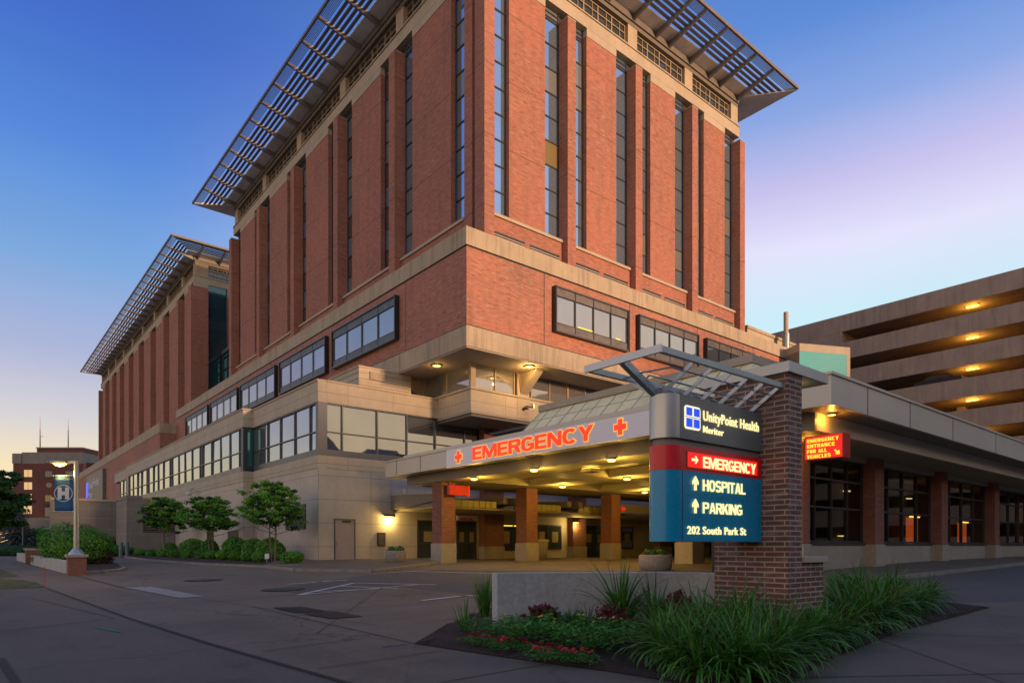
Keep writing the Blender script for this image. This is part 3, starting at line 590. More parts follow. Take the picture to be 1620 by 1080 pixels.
def tower(name, label, Y0, X0, X1, Y1, pilx, pily, ribx, riby, rng, near):
    t = thing(name, label, 'hospital tower', (X0, Y0, ZB), 'brick hospital towers on one base')
    FY = Face('Y', Y0); FX = Face('X', X0); wall = MB()
    zb = ZB if near else 14.5
    wall.box(X0 + .47, X1 - .1, Y0 + .46, Y1 - .1, zb - 4, ZTAN, 'dark_interior')
    wall.box(X0 + .62, X1 - .3, Y0 + .62, Y1 - .3, ZTAN, 38.0, 'dark_interior')
    wall.box(X0 + .5, X1 - .3, Y1 - .1, Y1 + .1, zb, ZTAN, 'tower_brick'); wall.box(X1 - .1, X1 + .1, Y0 + .47, Y1, zb, ZTAN, 'tower_brick')
    wall.box(X0 + .3, X1 - .3, Y0 + .3, Y1 - .3, 38.0, 38.3, 'roof_gravel')
    facade(FX, t, wall, 0, pily[1:], 8.9, .8, 1.5, Y1, zb, rng, dark=True, wf=2.05)
    if near:
        # corner bay of the park side: brick corner, window, panel, window
        p = pily[1]
        FX.box(wall, Y0 + 1.6 + 1.4, p - 1.5, -.44, 0, zb + 2.3, ZT, 'tower_brick'); FX.box(wall, Y0 + 1.6, p, -.44, 0, zb, zb + 2.12, 'tower_brick')
        FX.box(wall, Y0 + 1.6, p, -.44, .10, zb + 2.12, zb + 2.3, 'precast'); FX.box(wall, Y0 + 3.0, p - 1.5, -.44, .03, ZT, ZT + .52, 'precast')
        FX.box(wall, Y0 + .8, Y0 + 1.6, -.44, .03, ZT, ZT + .52, 'precast')
        strip_window(FX, t, Y0 + 1.602, Y0 + 2.998, zb + 2.3, ZT + .5, 0, rng); strip_window(FX, t, p - 1.498, p - .002, zb + 2.3, ZT + .5, 1, rng)
        facade(FY, t, wall, 0, pilx, 6.66, .73, 1.5, X1, zb, rng, lit=.035)
        # notched corner
        wall.box(X0 + .25, X0 + .47, Y0 + .8, Y0 + 1.0, zb, ZT, 'tower_brick')
        wall.box(X0, X0 + .44, Y0 + .8, Y0 + 1.6, zb, ZT, 'tower_brick')
        wall.box(X0 + .44, X0 + .62, Y0 + .83, Y0 + 1.0, zb, ZT, 'tower_brick'); wall.box(X0 + .25, X0 + .46, Y0 + .44, Y0 + .8, zb, ZT, 'tower_brick')
    penthouse(FX, t, wall, [Y0 - .0] + [p - .1 for p in pily[1:-1]] + [Y1 - 1.0], Y0 + .0, Y1, rng)
    penthouse(FY, t, wall, [p - .1 for p in pilx[:-1]] + [X1 - 1.0], X0 + .13, X1, rng)
    wall.build('wall', t)
    sunshade(FX, t, Y0, Y1, riby); sunshade(FY, t, X0, X1, ribx)
    far = MB()
    for (x0, x1, y0, y1) in ((X1, X1 + 3.4, Y0 - 3.4, Y1 + 3.4), (X0 - 3.4, X1, Y1, Y1 + 3.4)):
        # the two shades turned away from the street: same rows of louvres
        if x1 - x0 < 5:
            far.add([(x0, Y0, 37.75), (x1, Y0 - 3.4, 38.1), (x1, Y1 + 3.4, 38.1), (x0, Y1, 37.75), (x0, Y0, 37.85), (x1, Y0 - 3.4, 38.34), (x1, Y1 + 3.4, 38.34), (x0, Y1, 37.85)], [(0, 1, 2, 3), (7, 6, 5, 4), (0, 4, 5, 1), (1, 5, 6, 2), (2, 6, 7, 3), (3, 7, 4, 0)], 'shade_soffit')
        else:
            far.add([(X0, y0, 37.75), (X1, y0, 37.75), (X1 + 3.4, y1, 38.1), (X0 - 3.4, y1, 38.1), (X0, y0, 37.85), (X1, y0, 37.85), (X1 + 3.4, y1, 38.34), (X0 - 3.4, y1, 38.34)], [(0, 1, 2, 3), (7, 6, 5, 4), (0, 4, 5, 1), (1, 5, 6, 2), (2, 6, 7, 3), (3, 7, 4, 0)], 'shade_soffit')
    far.build('sunshade', t)
    return t
rng = random.Random(3)
pilx = [22.92 + 6.66 * k for k in range(5)]
# near tower: the corner bay of the park side starts after the notch
pily1 = [39.62 + 8.9 * k for k in range(5)]
t1 = tower('hospital_tower', 'tall red brick hospital tower with louvred roof shade, nearer of the two', 30.6, 23.0, 50.2, 76.0, pilx, [30.6] + pily1,
           [p + .37 + q for p in pilx[:4] for q in (0, 2.5, 4.05)] + [49.9], [30.8 + 2.967 * k for k in range(16)], rng, True)
# far tower, the same design further along the park side
T2Y = 92.4
pily2 = [99.0 + 9.35 * k for k in range(9)]
pily2 = [98.6, 107.2, 116.0, 124.9, 133.7, 142.4, 150.6, 159.0, 167.2]
def tower2():
    Y0, X0, X1, Y1 = T2Y, 23.0, 50.2, 168.2
    t = thing('hospital_tower', 'red brick hospital tower with louvred roof shade, farther of the two, behind the near one', 'hospital tower', (X0, Y0, 14.5), 'brick hospital towers on one base')
    FY = Face('Y', Y0); FX = Face('X', X0); wall = MB(); zb = 14.5
    wall.box(X0 + .47, X1 - .1, Y0 + .46, Y1 - .1, zb - 4, ZTAN, 'dark_interior'); wall.box(X0 + .62, X1 - .3, Y0 + .62, Y1 - .3, ZTAN, 38.0, 'dark_interior')
    wall.box(X0 + .5, X1 - .3, Y1 - .1, Y1 + .1, zb, ZTAN, 'tower_brick'); wall.box(X0 + .3, X1 - .3, Y0 + .3, Y1 - .3, 38.0, 38.3, 'roof_gravel')
    facade(FX, t, wall, 0, [T2Y + .0] + pily2, 8.6, .9, 1.3, Y1, zb, rng, dark=True, lit=0)
    # street-side end: corner pier, tall glass strip, brick
    wall.box(X0 - .5, X0 + 1.6, Y0 - .5, Y0 - .02, zb, ZP, 'tower_brick'); wall.box(X0, X0 + 1.75, Y0 - .1, Y0 + .46, ZP, ZT + .5, 'precast')
    wall.box(X0 + 4.1, X1, Y0 - .02, Y0 + .46, zb, ZT - .6, 'tower_brick'); wall.box(X0 + 4.1, X1, Y0 - .06, Y0 + .46, ZT - .6, ZT + .52, 'precast')
    wn = MB(); pn = MB(); wn.box(X0 + 1.6, X0 + 1.72, Y0, Y0 + .2, zb, ZT + .5, 'dark_frame'); wn.box(X0 + 3.98, X0 + 4.1, Y0, Y0 + .2, zb, ZT + .5, 'dark_frame')
    for k in range(13): wn.box(X0 + 1.72, X0 + 3.98, Y0 + .02, Y0 + .18, zb + 1.55 * k, zb + 1.55 * k + .07, 'dark_frame')
    pn.box(X0 + 1.7, X0 + 4.0, Y0 + .08, Y0 + .12, zb, ZT + .5, 'link_glass'); w_ = wn.build('window', t); pn.build('pane', w_)
    penthouse(FX, t, wall, [Y0] + [p - .1 for p in pily2[:-1]] + [Y1 - 1.0], Y0, Y1, rng)
    penthouse(FY, t, wall, [X0 + .13] + [X0 + 6.66 * k for k in (1, 2, 3)] + [X1 - 1.0], X0 + .13, X1, rng, 1.6)
    wall.build('wall', t)
    sunshade(FX, t, Y0, Y1, [Y0 + .3 + 2.9 * k for k in range(27)]); sunshade(FY, t, X0, X1, [X0 + .4 + 2.7 * k for k in range(10)])
    far = MB(); far.add([(X0, Y1, 37.75), (X1, Y1, 37.75), (X1 + 3.4, Y1 + 3.4, 38.1), (X0 - 3.4, Y1 + 3.4, 38.1), (X0, Y1, 37.85), (X1, Y1, 37.85), (X1 + 3.4, Y1 + 3.4, 38.34), (X0 - 3.4, Y1 + 3.4, 38.34)], [(0, 1, 2, 3), (7, 6, 5, 4), (0, 4, 5, 1), (1, 5, 6, 2), (2, 6, 7, 3), (3, 7, 4, 0)], 'shade_soffit'); far.build('sunshade', t)
tower2()
# glazed link between the towers
t = thing('glass_link', 'low link of green glass and brick between the two brick towers', 'building', (26, 84, 17))
mb = MB(); mb.box(26.6, 48, 76.1, 92.2, 15, 24.5, 'dark_interior'); mb.box(26.3, 48, 76.1, 92.2, 25.4, 25.9, 'patina'); mb.box(30, 48, 76.1, 92.2, 25.9, 31.6, 'tower_brick'); mb.box(29.8, 48, 76.1, 92.2, 31.6, 32.3, 'patina'); mb.build('wall', t)
wn = MB(); pn = MB(); pn.box(26.5, 26.58, 76.2, 92.1, 15, 25.3, 'teal_glass')
for k in range(9): wn.box(26.34, 26.49, 76.2 + 1.95 * k, 76.34 + 1.95 * k, 15, 25.4, 'dark_frame')
for k in range(7): wn.box(26.36, 26.48, 76.2, 92.1, 15.2 + 1.6 * k, 15.32 + 1.6 * k, 'dark_frame')
w_ = wn.build('window', t); pn.build('pane', w_)
# ------------------------------------------------------------------ HOSPITAL BASE (podium)
t = thing('hospital_podium', 'broad brick and concrete base storey under the hospital towers, with boxed ribbon windows', 'hospital', (20.94, 29.1, 10.8))
PX, PY = 20.94, 29.1; FX = Face('X', PX); FY = Face('Y', PY); mb = MB()
mb.box(PX + .3, 65.0, PY + .3, 92.6, 10.9, 17.2, 'dark_interior')
for F, s0, s1 in ((FX, PY, 92.6), (FY, PX, 65.0)):
    o_ = 0.0 if F is FX else .0
    e0 = s0 if F is FX else s0
    F.box(mb, e0 - (0.06 if F is FX else -.3), s1, -.3, .06, 16.34, 17.33, 'concrete_band')
    F.box(mb, s0 + (0 if F is FX else .3), s1, -.3, 0, 12.05, 16.26, 'podium_brick')
    F.box(mb, s0 + (.02 if F is FX else .3), s1, -.29, -.02, 16.26, 16.34, 'black_paint'); F.box(mb, s0 + (.02 if F is FX else .3), s1, -.29, -.02, 11.98, 12.05, 'black_paint')
    F.box(mb, s0 - (.05 if F is FX else -.3), s1, -.3, .05, 10.86, 11.98, 'concrete_band')
jl = [(FX, y) for y in (35.5, 46.05, 56.5, 66.8, 77.0, 87.4)] + [(FY, x) for x in (26.63, 34.42, 42.1, 49.86, 57.5)]
for F, s in jl: F.box(mb, s - .03, s + .03, 0, .004, 12.05, 16.26, 'black_paint')
mb.box(PX, 65, PY, 92.6, 10.78, 10.86, 'soffit'); mb.box(PX + .3, 64.9, PY + .3, 92.5, 17.2, 17.3, 'roof_gravel')
mb.box(65.0, 65.3, PY, 92.6, 10.86, 17.33, 'concrete_band')
# parapet pieces and duct screens on the base roof, seen past its right end
mb.box(52.5, 64.0, 31.2, 40, 17.33, 19.0, 'precast'); mb.box(52.4, 64.1, 31.1, 40.1, 19.0, 19.25, 'concrete_band'); mb.box(56, 63, 31.09, 31.19, 17.9, 18.5, 'black_paint')
mb.build('wall', t)
for F, wins, gm, pm in ((FX, [(36.26, 45.51), (46.62, 55.96), (56.99, 66.36), (67.25, 76.56), (77.53, 86.85)], 'podium_glass', 'patina'), (FY, [(27.28, 33.99), (35.04, 41.87), (42.88, 49.6), (50.48, 57.2)], 'podium_glass', 'patina_brown')):
    for a_, b_ in wins:
        fr_ = MB(); pn = MB(); Z0, Z1 = 12.92, 15.66
        F.box(fr_, a_, a_ + .10, 0, .34, Z0, Z1, 'black_paint'); F.box(fr_, b_ - .10, b_, 0, .34, Z0, Z1, 'black_paint')
        F.box(fr_, a_ + .1, b_ - .1, 0, .34, Z1 - .08, Z1, 'grey_frame'); F.box(fr_, a_ + .1, b_ - .1, 0, .34, Z0, Z0 + .09, 'grey_frame')
        F.box(fr_, a_ + .1, b_ - .1, 0, .25, Z1 - .55, Z1 - .08, pm); F.box(fr_, a_ + .1, b_ - .1, 0, .25, Z0 + .09, Z0 + .52, pm)
        wd = (b_ - a_ - .2) / 4
        for k in range(5): F.box(fr_, a_ + .1 + wd * k - .035, a_ + .1 + wd * k + .035, .22, .27, Z0 + .09, Z1 - .08, 'black_paint')
        F.box(fr_, a_ + .1, b_ - .1, .21, .26, Z1 - .60, Z1 - .55, 'black_paint'); F.box(fr_, a_ + .1, b_ - .1, .21, .26, Z0 + .52, Z0 + .56, 'black_paint')
        dk = F is FY and a_ > 42
        F.box(pn, a_ + .1, b_ - .1, .0, .2, Z0 + .5, Z1 - .53, 'dark_glass' if dk else gm)
        w_ = fr_.build('window', t); pn.build('pane', w_)
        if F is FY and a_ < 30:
            lt = MB(); F.box(lt, a_ + 2.0, a_ + 3.3, .2, .205, Z0 + .62, Z0 + .70, 'yellow_glow'); F.box(lt, b_ - 1.2, b_ - .75, .2, .205, Z0 + .62, Z0 + .70, 'yellow_glow'); lt.build('glow_strip', w_)  # glowing strips stand in for yellow light mirrored in the panes
# soffit downlights
for (x, y) in ((21.64, 33.1), (26.01, 29.75)):
    d = thing('downlight', 'small round amber downlight in the soffit ' + ('left of the glazed corner bay' if x < 23 else 'above the triangular bracket'), 'lamp', (x, y, 10.7), 'amber downlights in the soffit of the base storey')
    lb = MB(); lb.lathe((x, y, 10.72), [(.0, 0), (.2, 0), (.26, .03), (.26, .07), (0, .07)], 'lamp_glow'); lb.build('lens', d)
    rb = MB(); rb.lathe((x, y, 10.71), [(.26, 0), (.33, 0), (.33, .075), (.26, .075)], 'lamp_metal'); rb.build('trim', d)
    ld = bpy.data.lights.new('downlight_bulb', 'POINT'); ld.energy = 14 if x < 23 else 80; ld.color = (1, .55, .16); ld.shadow_soft_size = .04
    lo = bpy.data.objects.new('bulb', ld); COL.objects.link(lo); lo.location = (0, 0, -.35); lo.parent = d
# ------------------------------------------------------------------ GLAZED BAY under the soffit
t = thing('glazed_bay', 'projecting bay of dark glass over a tan panel band, under the brick base storey', 'building bay', (22.91, 31.4, 8))
mb = MB(); BX, BY = 22.91, 31.4
mb.box(BX + .2, 60, BY + .2, 40, 8.0, 10.78, 'dark_interior'); mb.box(BX, 60, BY, 40, 7.86, 7.98, 'soffit')
mb.box(BX + .1, 59.9, BY + .1, 36, 7.7, 7.86, 'shade_beam')
for F, s0, s1 in ((Face('X', BX), BY, 36.5), (Face('Y', BY), BX, 60)):
    F.box(mb, s0 - (.01 if F.axis == 'X' else -.2), s1, -.2, .01, 7.98, 9.26, 'wing_panel'); F.box(mb, s0 - (.08 if F.axis == 'X' else -.2), s1, -.2, .08, 9.26, 9.36, 'precast')
    F.box(mb, s0 + (0 if F.axis == 'X' else .2), s1, -.2, .004, 8.60, 8.63, 'tan_frame')
mb.build('wall', t)
for F, wins in ((Face('X', BX), [(31.5, 36.5)]), (Face('Y', BY), [(23.2, 26.3), (27.6, 30.9), (30.9, 34.2), (34.2, 37.5), (37.5, 44), (44, 52)])):
    for a_, b_ in wins:
        fr_ = MB(); pn = MB(); F.box(pn, a_, b_, -.14, -.09, 9.36, 10.78, 'bay_glass')
        k = 2
        for i in range(k + 1): F.box(fr_, a_ + (b_ - a_ - .08) * i / k, a_ + (b_ - a_ - .08) * i / k + .08, -.15, -.02, 9.36, 10.78, 'tan_frame')
        F.box(fr_, a_, b_, -.15, -.03, 9.36, 9.42, 'tan_frame'); w_ = fr_.build('window', t); pn.build('pane', w_)
mb = MB(); mb.box(BX, BX + .28, BY - .0, BY + .1, 9.36, 10.78, 'tan_frame'); mb.box(BX - .0, BX + .1, BY + .1, BY + .2, 9.36, 10.78, 'tan_frame'); mb.build('corner_post', t)
for F, s in ((Face('Y', BY), 26.45), (Face('X', BX), 36.6)):
    br = MB(); wd = 1.0; F.box(br, s, s + wd, -.12, .03, 7.99, 10.76, 'precast')
    a0, a1 = s + .25, s + .25 + .6
    br.add([F.pt(a0, .03, 9.5), F.pt(a1, .03, 9.5), F.pt(a1, .03, 10.76), F.pt(a0, .03, 10.76), F.pt(a0, 1.55, 10.76), F.pt(a1, 1.55, 10.76)], [(0, 1, 5, 4), (0, 4, 3), (1, 2, 5), (3, 4, 5, 2), (0, 3, 2, 1)], 'precast'); br.build('bracket', t)
fl = thing('floodlight', 'small floodlight on the tan band below the triangular bracket', 'lamp', (27.0, 31.2, 8.65))
mb = MB(); mb.tube((26.95, 31.37, 8.6), (26.95, 31.0, 8.62), .10, 'dark_frame'); mb.build('housing', fl); mb = MB(); mb.tube((27.0, 31.05, 8.72), (27.35, 30.95, 8.78), .07, 'lamp_metal', .16); mb.tube((27.35, 30.95, 8.78), (27.39, 30.94, 8.79), .15, 'lamp_glow'); mb.build('head', fl)
# ------------------------------------------------------------------ STONE WING at left
t = thing('stone_wing', 'three storey pale stone wing with a long mirrored ribbon window', 'hospital wing', (15.05, 34.9, -.9))
WX, WY, FXW = 15.05, 34.9, 14.40; JY, EY = 45.6, 87.0; FN = Face('X', WX); FF = Face('X', FXW); FS = Face('Y', WY); FE = Face('X', 14.75)
mb = MB()
mb.box(WX + .3, 60, WY + .3, 92, -1.5, 9.0, 'dark_interior'); mb.box(WX + .2, 22.9, WY + .2, 92, 9.0, 9.1, 'roof_gravel')
def wing_skin(F, s0, s1, far=False, cap=True, d=0):
    F.box(mb, s0, s1, -.5, 0, -1.5, 4.35, 'wing_stone'); F.box(mb, s0, s1, -.5, .03, 4.35, 5.05, 'wing_panel')
    F.box(mb, s0, s1, -.5, .02, 8.02, 9.16, 'wing_panel'); F.box(mb, s0, s1, -.5, .07, 9.16, 9.26, 'precast')
wing_skin(FN, WY, JY); mb.box(FXW, WX, JY - .0, JY + .5, -1.5, 4.35, 'wing_stone')
wing_skin(FF, JY + .5, EY); mb.box(FXW - .03, WX, JY - .03, JY + .5, 4.35, 5.05, 'wing_panel'); mb.box(FXW - .02, WX, JY - .02, JY + .5, 8.02, 9.16, 'wing_panel'); mb.box(FXW - .07, WX, JY - .07, JY + .5, 9.16, 9.26, 'precast')
wing_skin(FE, EY + .002, 97)
FS.box(mb, WX + .5, 45, -.5, 0, -1.5, 4.35, 'wing_stone'); FS.box(mb, WX + .5, 60, -.5, .03, 4.35, 5.05, 'wing_panel'); FS.box(mb, WX + .5, BX + .2, -.5, .02, 8.02, 9.16, 'wing_panel'); FS.box(mb, WX + .5, BX + .2, -.5, .07, 9.16, 9.26, 'precast')
mb.build('wall', t)
def ribbon(F, edges, z0, z1, gm, name='window', fm='grey_frame'):
    a_, b_ = edges[0], edges[-1]; fr_ = MB(); pn = MB()
    F.box(fr_, a_, b_, -.3, .0, z0, z0 + .36, fm); F.box(fr_, a_, b_, -.3, -.02, z1 - .07, z1, fm); zm = z0 + .36 + (z1 - z0 - .36) * .37
    F.box(fr_, a_, b_, -.2, -.04, zm, zm + .06, fm)
    for e in edges: F.box(fr_, e - .04, e + .04, -.2, -.03, z0 + .36, z1, fm)
    for e0, e1 in zip(edges[:-1], edges[1:]):
        tl = rng.uniform(-.010, .010); tv = rng.uniform(-.03, .03)
        pn.add([F.pt(e0, -.12 + tl, z0 + .3), F.pt(e1, -.12 - tl, z0 + .3), F.pt(e1, -.12 - tl + tv, z1 - .05), F.pt(e0, -.12 + tl + tv, z1 - .05)], [(0, 1, 2, 3)], gm)
    w_ = fr_.build(name, t); pn.build('pane', w_)
ribbon(FN, [35.25, 36.2, 38.45, 40.75, 43.0, 45.1, 45.56], 5.05, 8.02, 'wing_glass')
ribbon(FF, [46.1, 46.6, 48.7, 50.9, 53.2, 55.7, 56.4, 58.8, 61.1, 63.2, 65.7, 66.4, 69.0, 71.2, 73.3, 75.6, 76.3, 79.0, 81.1, 83.5, 85.7], 5.05, 8.02, 'wing_glass')
ribbon(FE, [87.6, 89.6, 91.6, 93.6], 5.05, 8.02, 'wing_glass')
ribbon(FS, [15.55, 16.5, 18.7, 20.7, 22.75, 25.0, 27.2, 29.4, 31.6, 33.8, 36], 5.05, 8.02, 'street_glass')
mb = MB(); mb.box(WX - .0, WX + .5, WY - .0, WY + .35, 5.05, 8.02, 'grey_frame'); mb.build('corner_post', t)
mb = MB(); mb.box(FXW, FXW + .3, JY, JY + .45, 5.05, 8.02, 'dark_frame'); mb.box(FXW + .3, WX, JY + .1, JY + .2, 5.4, 7.95, 'teal_glass'); mb.box(FXW + .3, WX, JY + .02, JY + .3, 5.05, 5.4, 'dark_frame'); mb.build('corner_glazing', t)
mb = MB(); mb.box(FXW, FXW + .4, 86, 87, 5.05, 8.02, 'wing_panel'); mb.build('corner_post', t)
# plain service door and small things on the street face
dr = MB(); FS.box(dr, 16.03, 17.19, 0, .03, -.86, 1.50, 'door_paint'); do = dr.build('door', t)
fr_ = MB(); FS.box(fr_, 15.97, 16.03, 0, .06, -.86, 1.56, 'grey_frame'); FS.box(fr_, 17.19, 17.25, 0, .06, -.86, 1.56, 'grey_frame'); FS.box(fr_, 16.03, 17.19, 0, .06, 1.50, 1.56, 'grey_frame'); FS.box(fr_, 16.45, 16.95, .06, .12, 1.38, 1.47, 'dark_frame'); fr_.build('door_frame', do)
hb = MB(); FS.box(hb, 16.08, 16.16, .03, .09, .1, .2, 'lamp_metal'); hb.build('handle', do)
lv = MB(); FN.box(lv, 36.6, 39.6, 0, .05, 1.0, 2.45, 'dark_frame')
for k in range(9): FN.box(lv, 36.65, 39.55, .05, .08, 1.05 + k * .15, 1.13 + k * .15, 'patina')
lv.build('vent', t)
for a_, b_ in ((46.6, 48.9), (52.4, 54.2)):
    q = MB(); FF.box(q, a_, b_, 0, .02, -1, 1.1, 'black_paint'); q.build('doorway', t)
for z in (3.05, 2.4):
    pass
t = thing('meter_box', 'small dark metal box on the stone wall behind the round planter', 'utility box', (18.9, 34.9, .3)); mb = MB(); FS.box(mb, 18.65, 19.15, 0, .12, .05, .82, 'dark_frame'); mb.build('box', t); mb = MB(); FS.box(mb, 18.7, 19.1, .12, .135, .1, .77, 'patina_brown'); mb.build('box_door', t)
# wall lamps
def wall_lamp(x, y, z, label, e=45):
    d = thing('wall_lamp', label, 'lamp', (x, y, z), 'wall lamps throwing yellow light down the wall')
    mb = MB(); mb.box(x - .28, x + .28, y - .34, y - .02, z, z + .13, 'dark_frame'); mb.build('hood', d)
    mb = MB(); mb.box(x - .2, x + .2, y - .28, y - .08, z - .03, z - .002, 'lamp_glow'); mb.build('lens', d)
    ld = bpy.data.lights.new('wall_lamp_bulb', 'POINT'); ld.energy = e; ld.color = (1, .68, .20); ld.shadow_soft_size = .12
    lo = bpy.data.objects.new('bulb', ld); COL.objects.link(lo); lo.location = (0, -.25, -.2); lo.parent = d
p = on_y(614, 817, 34.9); wall_lamp(p.x, 34.9, p.z, 'hooded wall lamp lit yellow on the stone wall above the round planter', 75)
# plant room on the wing roof
t = thing('plant_room', 'ribbed tan metal plant room on the wing roof under the overhang', 'plant room', (18.9, 37, 9.1))
mb = MB(); mb.box(18.2, 21.8, 36.3, 46, 9.1, 10.75, 'wing_panel'); mb.box(18.15, 21.85, 36.25, 46.05, 10.75, 10.85, 'precast')
for k in range(4):
    mb.box(18.17, 18.2, 36.3, 46, 9.35 + .36 * k, 9.39 + .36 * k, 'tan_frame'); mb.box(18.2, 21.8, 36.27, 36.3, 9.35 + .36 * k, 9.39 + .36 * k, 'tan_frame')
mb.build('body', t); mb = MB(); mb.box(18.9, 19.9, 36.2, 36.29, 10.1, 10.6, 'soffit')
for k in range(4): mb.box(18.9, 19.9, 36.18, 36.2, 10.15 + .11 * k, 10.19 + .11 * k, 'tan_frame')
mb.build('vent', t)
# dome camera on a swan neck
c = on_x(299, 780, FXW - .6); t = thing('security_camera', 'white dome security camera on a curved arm on the wing wall', 'camera', tuple(c)); mb = MB(); mb.lathe(tuple(c), [(0, -.2), (.17, -.16), (.22, 0), (.2, .12), (0, .16)], 'banner_white', 14); mb.build('dome', t)
mb = MB(); mb.tube(c + Vector((0, 0, .15)), c + Vector((.1, -.5, .35)), .03, 'lamp_metal'); mb.tube(c + Vector((.1, -.5, .35)), c + Vector((.62, -1.2, .0)), .03, 'lamp_metal'); mb.build('arm', t)
# ------------------------------------------------------------------ ENTRANCE FRONT under the canopy
t = thing('entrance_building', 'ground floor entrance front with brick piers, dark doors and windows under the canopy', 'building front', (22, 34.9, -.85))
mb = MB()
FS.box(mb, 19.55, 50, 0, .04, 2.75, 3.9, 'lavender_panel')  # lavender colour stands in for sky mirrored on this pale band
for x0, x1 in ((26.13, 27.78), (34.3, 35.67), (44.5, 46), (50, 51.5)):
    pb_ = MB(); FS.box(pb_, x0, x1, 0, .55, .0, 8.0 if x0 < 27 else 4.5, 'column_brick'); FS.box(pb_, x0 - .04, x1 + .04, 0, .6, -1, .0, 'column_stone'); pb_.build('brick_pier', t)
mb.build('sky_tint_band', t)
def shopfront(x0, x1, z0, z1, door, n=2, lit=False):
    fr_ = MB(); pn = MB(); FS.box(pn, x0, x1, .005, .02, z0, z1, 'dark_glass')
    for i in range(n + 1): FS.box(fr_, x0 + (x1 - x0 - .08) * i / n, x0 + (x1 - x0 - .08) * i / n + .08, 0, .07, z0, z1, 'dark_frame')
    FS.box(fr_, x0, x1, 0, .065, z1 - .09, z1, 'dark_frame'); FS.box(fr_, x0, x1, 0, .065, z0, z0 + .12, 'dark_frame')
    if door: FS.box(fr_, x0, x1, 0, .066, z0 + 1.0, z0 + 1.08, 'dark_frame')
    w_ = fr_.build('door' if door else 'window', t); pn.build('pane', w_)
    for i in range(n):
        lt = MB(); a_ = x0 + (x1 - x0) * (i + .3) / n
        FS.box(lt, a_, a_ + (x1 - x0) / n * .45, .021, .03, z0 + 1.15 if door else z0 + .5, z0 + 1.8 if door else z1 - .5, 'tan_patch')  # flat tan patch in front of each pane
        lt.build('notice', w_)
shopfront(21.39, 22.9, -.86, 1.62, True, 1); shopfront(24.31, 25.87, -.86, 1.62, True, 2); shopfront(27.82, 30.2, -.3, 1.56, False, 2); shopfront(31.0, 33.6, -.2, 1.56, False, 2); shopfront(35.85, 39.6, -.85, 1.6, True, 3); shopfront(40.2, 41.6, -.2, 1.56, False, 1); shopfront(46.3, 49.5, -.2, 1.6, False, 3)
mb = MB(); FS.box(mb, 28, 30, .022, .03, 1.38, 1.46, 'yellow_glow'); mb.build('glow_strip', t)
p = on_y(909, 826, 34.3); wall_lamp(p.x, 34.35, p.z, 'hooded lamp lit yellow on a brick pier beside the dark double doors', 60)
# ambulance sign
p0 = on_y(724, 815, 34.2); p1 = on_y(755, 823, 34.2)
t = thing('entrance_sign', 'small cream sign over the doors reading AMBULANCE ENTRANCE in dark red letters', 'sign', (p0.x, 34.2, p0.z))
mb = MB(); mb.box(p0.x, p1.x, 34.2, 34.35, p1.z, p0.z, 'sign_board'); mb.build('board', t)
text('AMBULANCE', 'sign_red', (p0.x + .12, 34.2, p0.z - .30), (1, 0, 0), p1.x - p0.x - .24, .18, .012, .02, parent=t); text('ENTRANCE', 'sign_red', (p0.x + .4, 34.2, p1.z + .06), (1, 0, 0), p1.x - p0.x - .8, .09, .012, .02, parent=t)
# ------------------------------------------------------------------ COLUMNS of the portico
def column(x0, y0, label, ztop=3.32):
    z = gz(x0, y0); t = thing('brick_column', label, 'column', (x0 + .42, y0 + .46, z), 'brick columns carrying the canopy')
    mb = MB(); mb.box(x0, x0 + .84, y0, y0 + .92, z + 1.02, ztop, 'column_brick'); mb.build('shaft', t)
    mb = MB(); mb.box(x0 - .05, x0 + .89, y0 - .05, y0 + .97, z - .3, z + 1.02, 'column_stone'); mb.build('base', t, bevel=.02)
column(18.81, 28.3, 'brick column on a stone base with a red box sign near its top, leftmost under the canopy')
column(24.55, 28.3, 'brick column on a stone base, middle of the three under the canopy')
column(31.7, 28.3, 'brick column on a stone base, rightmost seen left of the street sign')
column(26.5, 18.6, 'brick column seen under the street sign, behind the round planter')
# low inner canopy with tapered beams
t = thing('inner_canopy', 'low inner entrance canopy with tapered beams and ribbed yellow-lit edges', 'canopy', (22, 31, 2.3))
mb = MB(); mb.box(19.9, 45, 30.4, 34.88, 2.12, 2.2, 'canopy_soffit'); mb.build('soffit', t)
for x in (19.55, 24.1, 24.9, 29.3, 30.3, 35.5, 36.3):
    bm_ = MB(); w2 = .18; y1, y0 = 34.88, 29.84
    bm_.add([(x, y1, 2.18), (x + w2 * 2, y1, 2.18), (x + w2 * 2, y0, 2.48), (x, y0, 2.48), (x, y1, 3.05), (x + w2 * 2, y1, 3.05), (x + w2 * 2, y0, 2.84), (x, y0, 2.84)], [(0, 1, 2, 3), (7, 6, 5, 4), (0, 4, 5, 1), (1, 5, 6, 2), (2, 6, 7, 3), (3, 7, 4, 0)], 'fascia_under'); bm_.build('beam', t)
fa = MB()
for x0, x1 in ((20.2, 24.0), (25.4, 29.2), (30.8, 35.4)):
    n_ = int((x1 - x0) / .42)
    for k in range(n_):
        a_ = x0 + (x1 - x0) * k / n_; fa.box(a_, a_ + (x1 - x0) / n_ - .05, 30.3, 30.38, 2.22, 2.6, 'coffer')
    fa.box(x0, x1, 30.38, 30.46, 2.2, 2.62, 'shade_beam')
fa.box(32.5, 46, 29.5, 29.75, 2.25, 2.85, 'fascia_metal'); fa.build('fascia', t)
for x in (34.2, 38.6):
    cr = MB(); cr.box(x - .09, x + .09, 29.47, 29.495, 2.42, 2.68, 'red_glow'); cr.box(x - .2, x + .2, 29.472, 29.49, 2.50, 2.60, 'red_glow'); cr.build('red_mark', t)
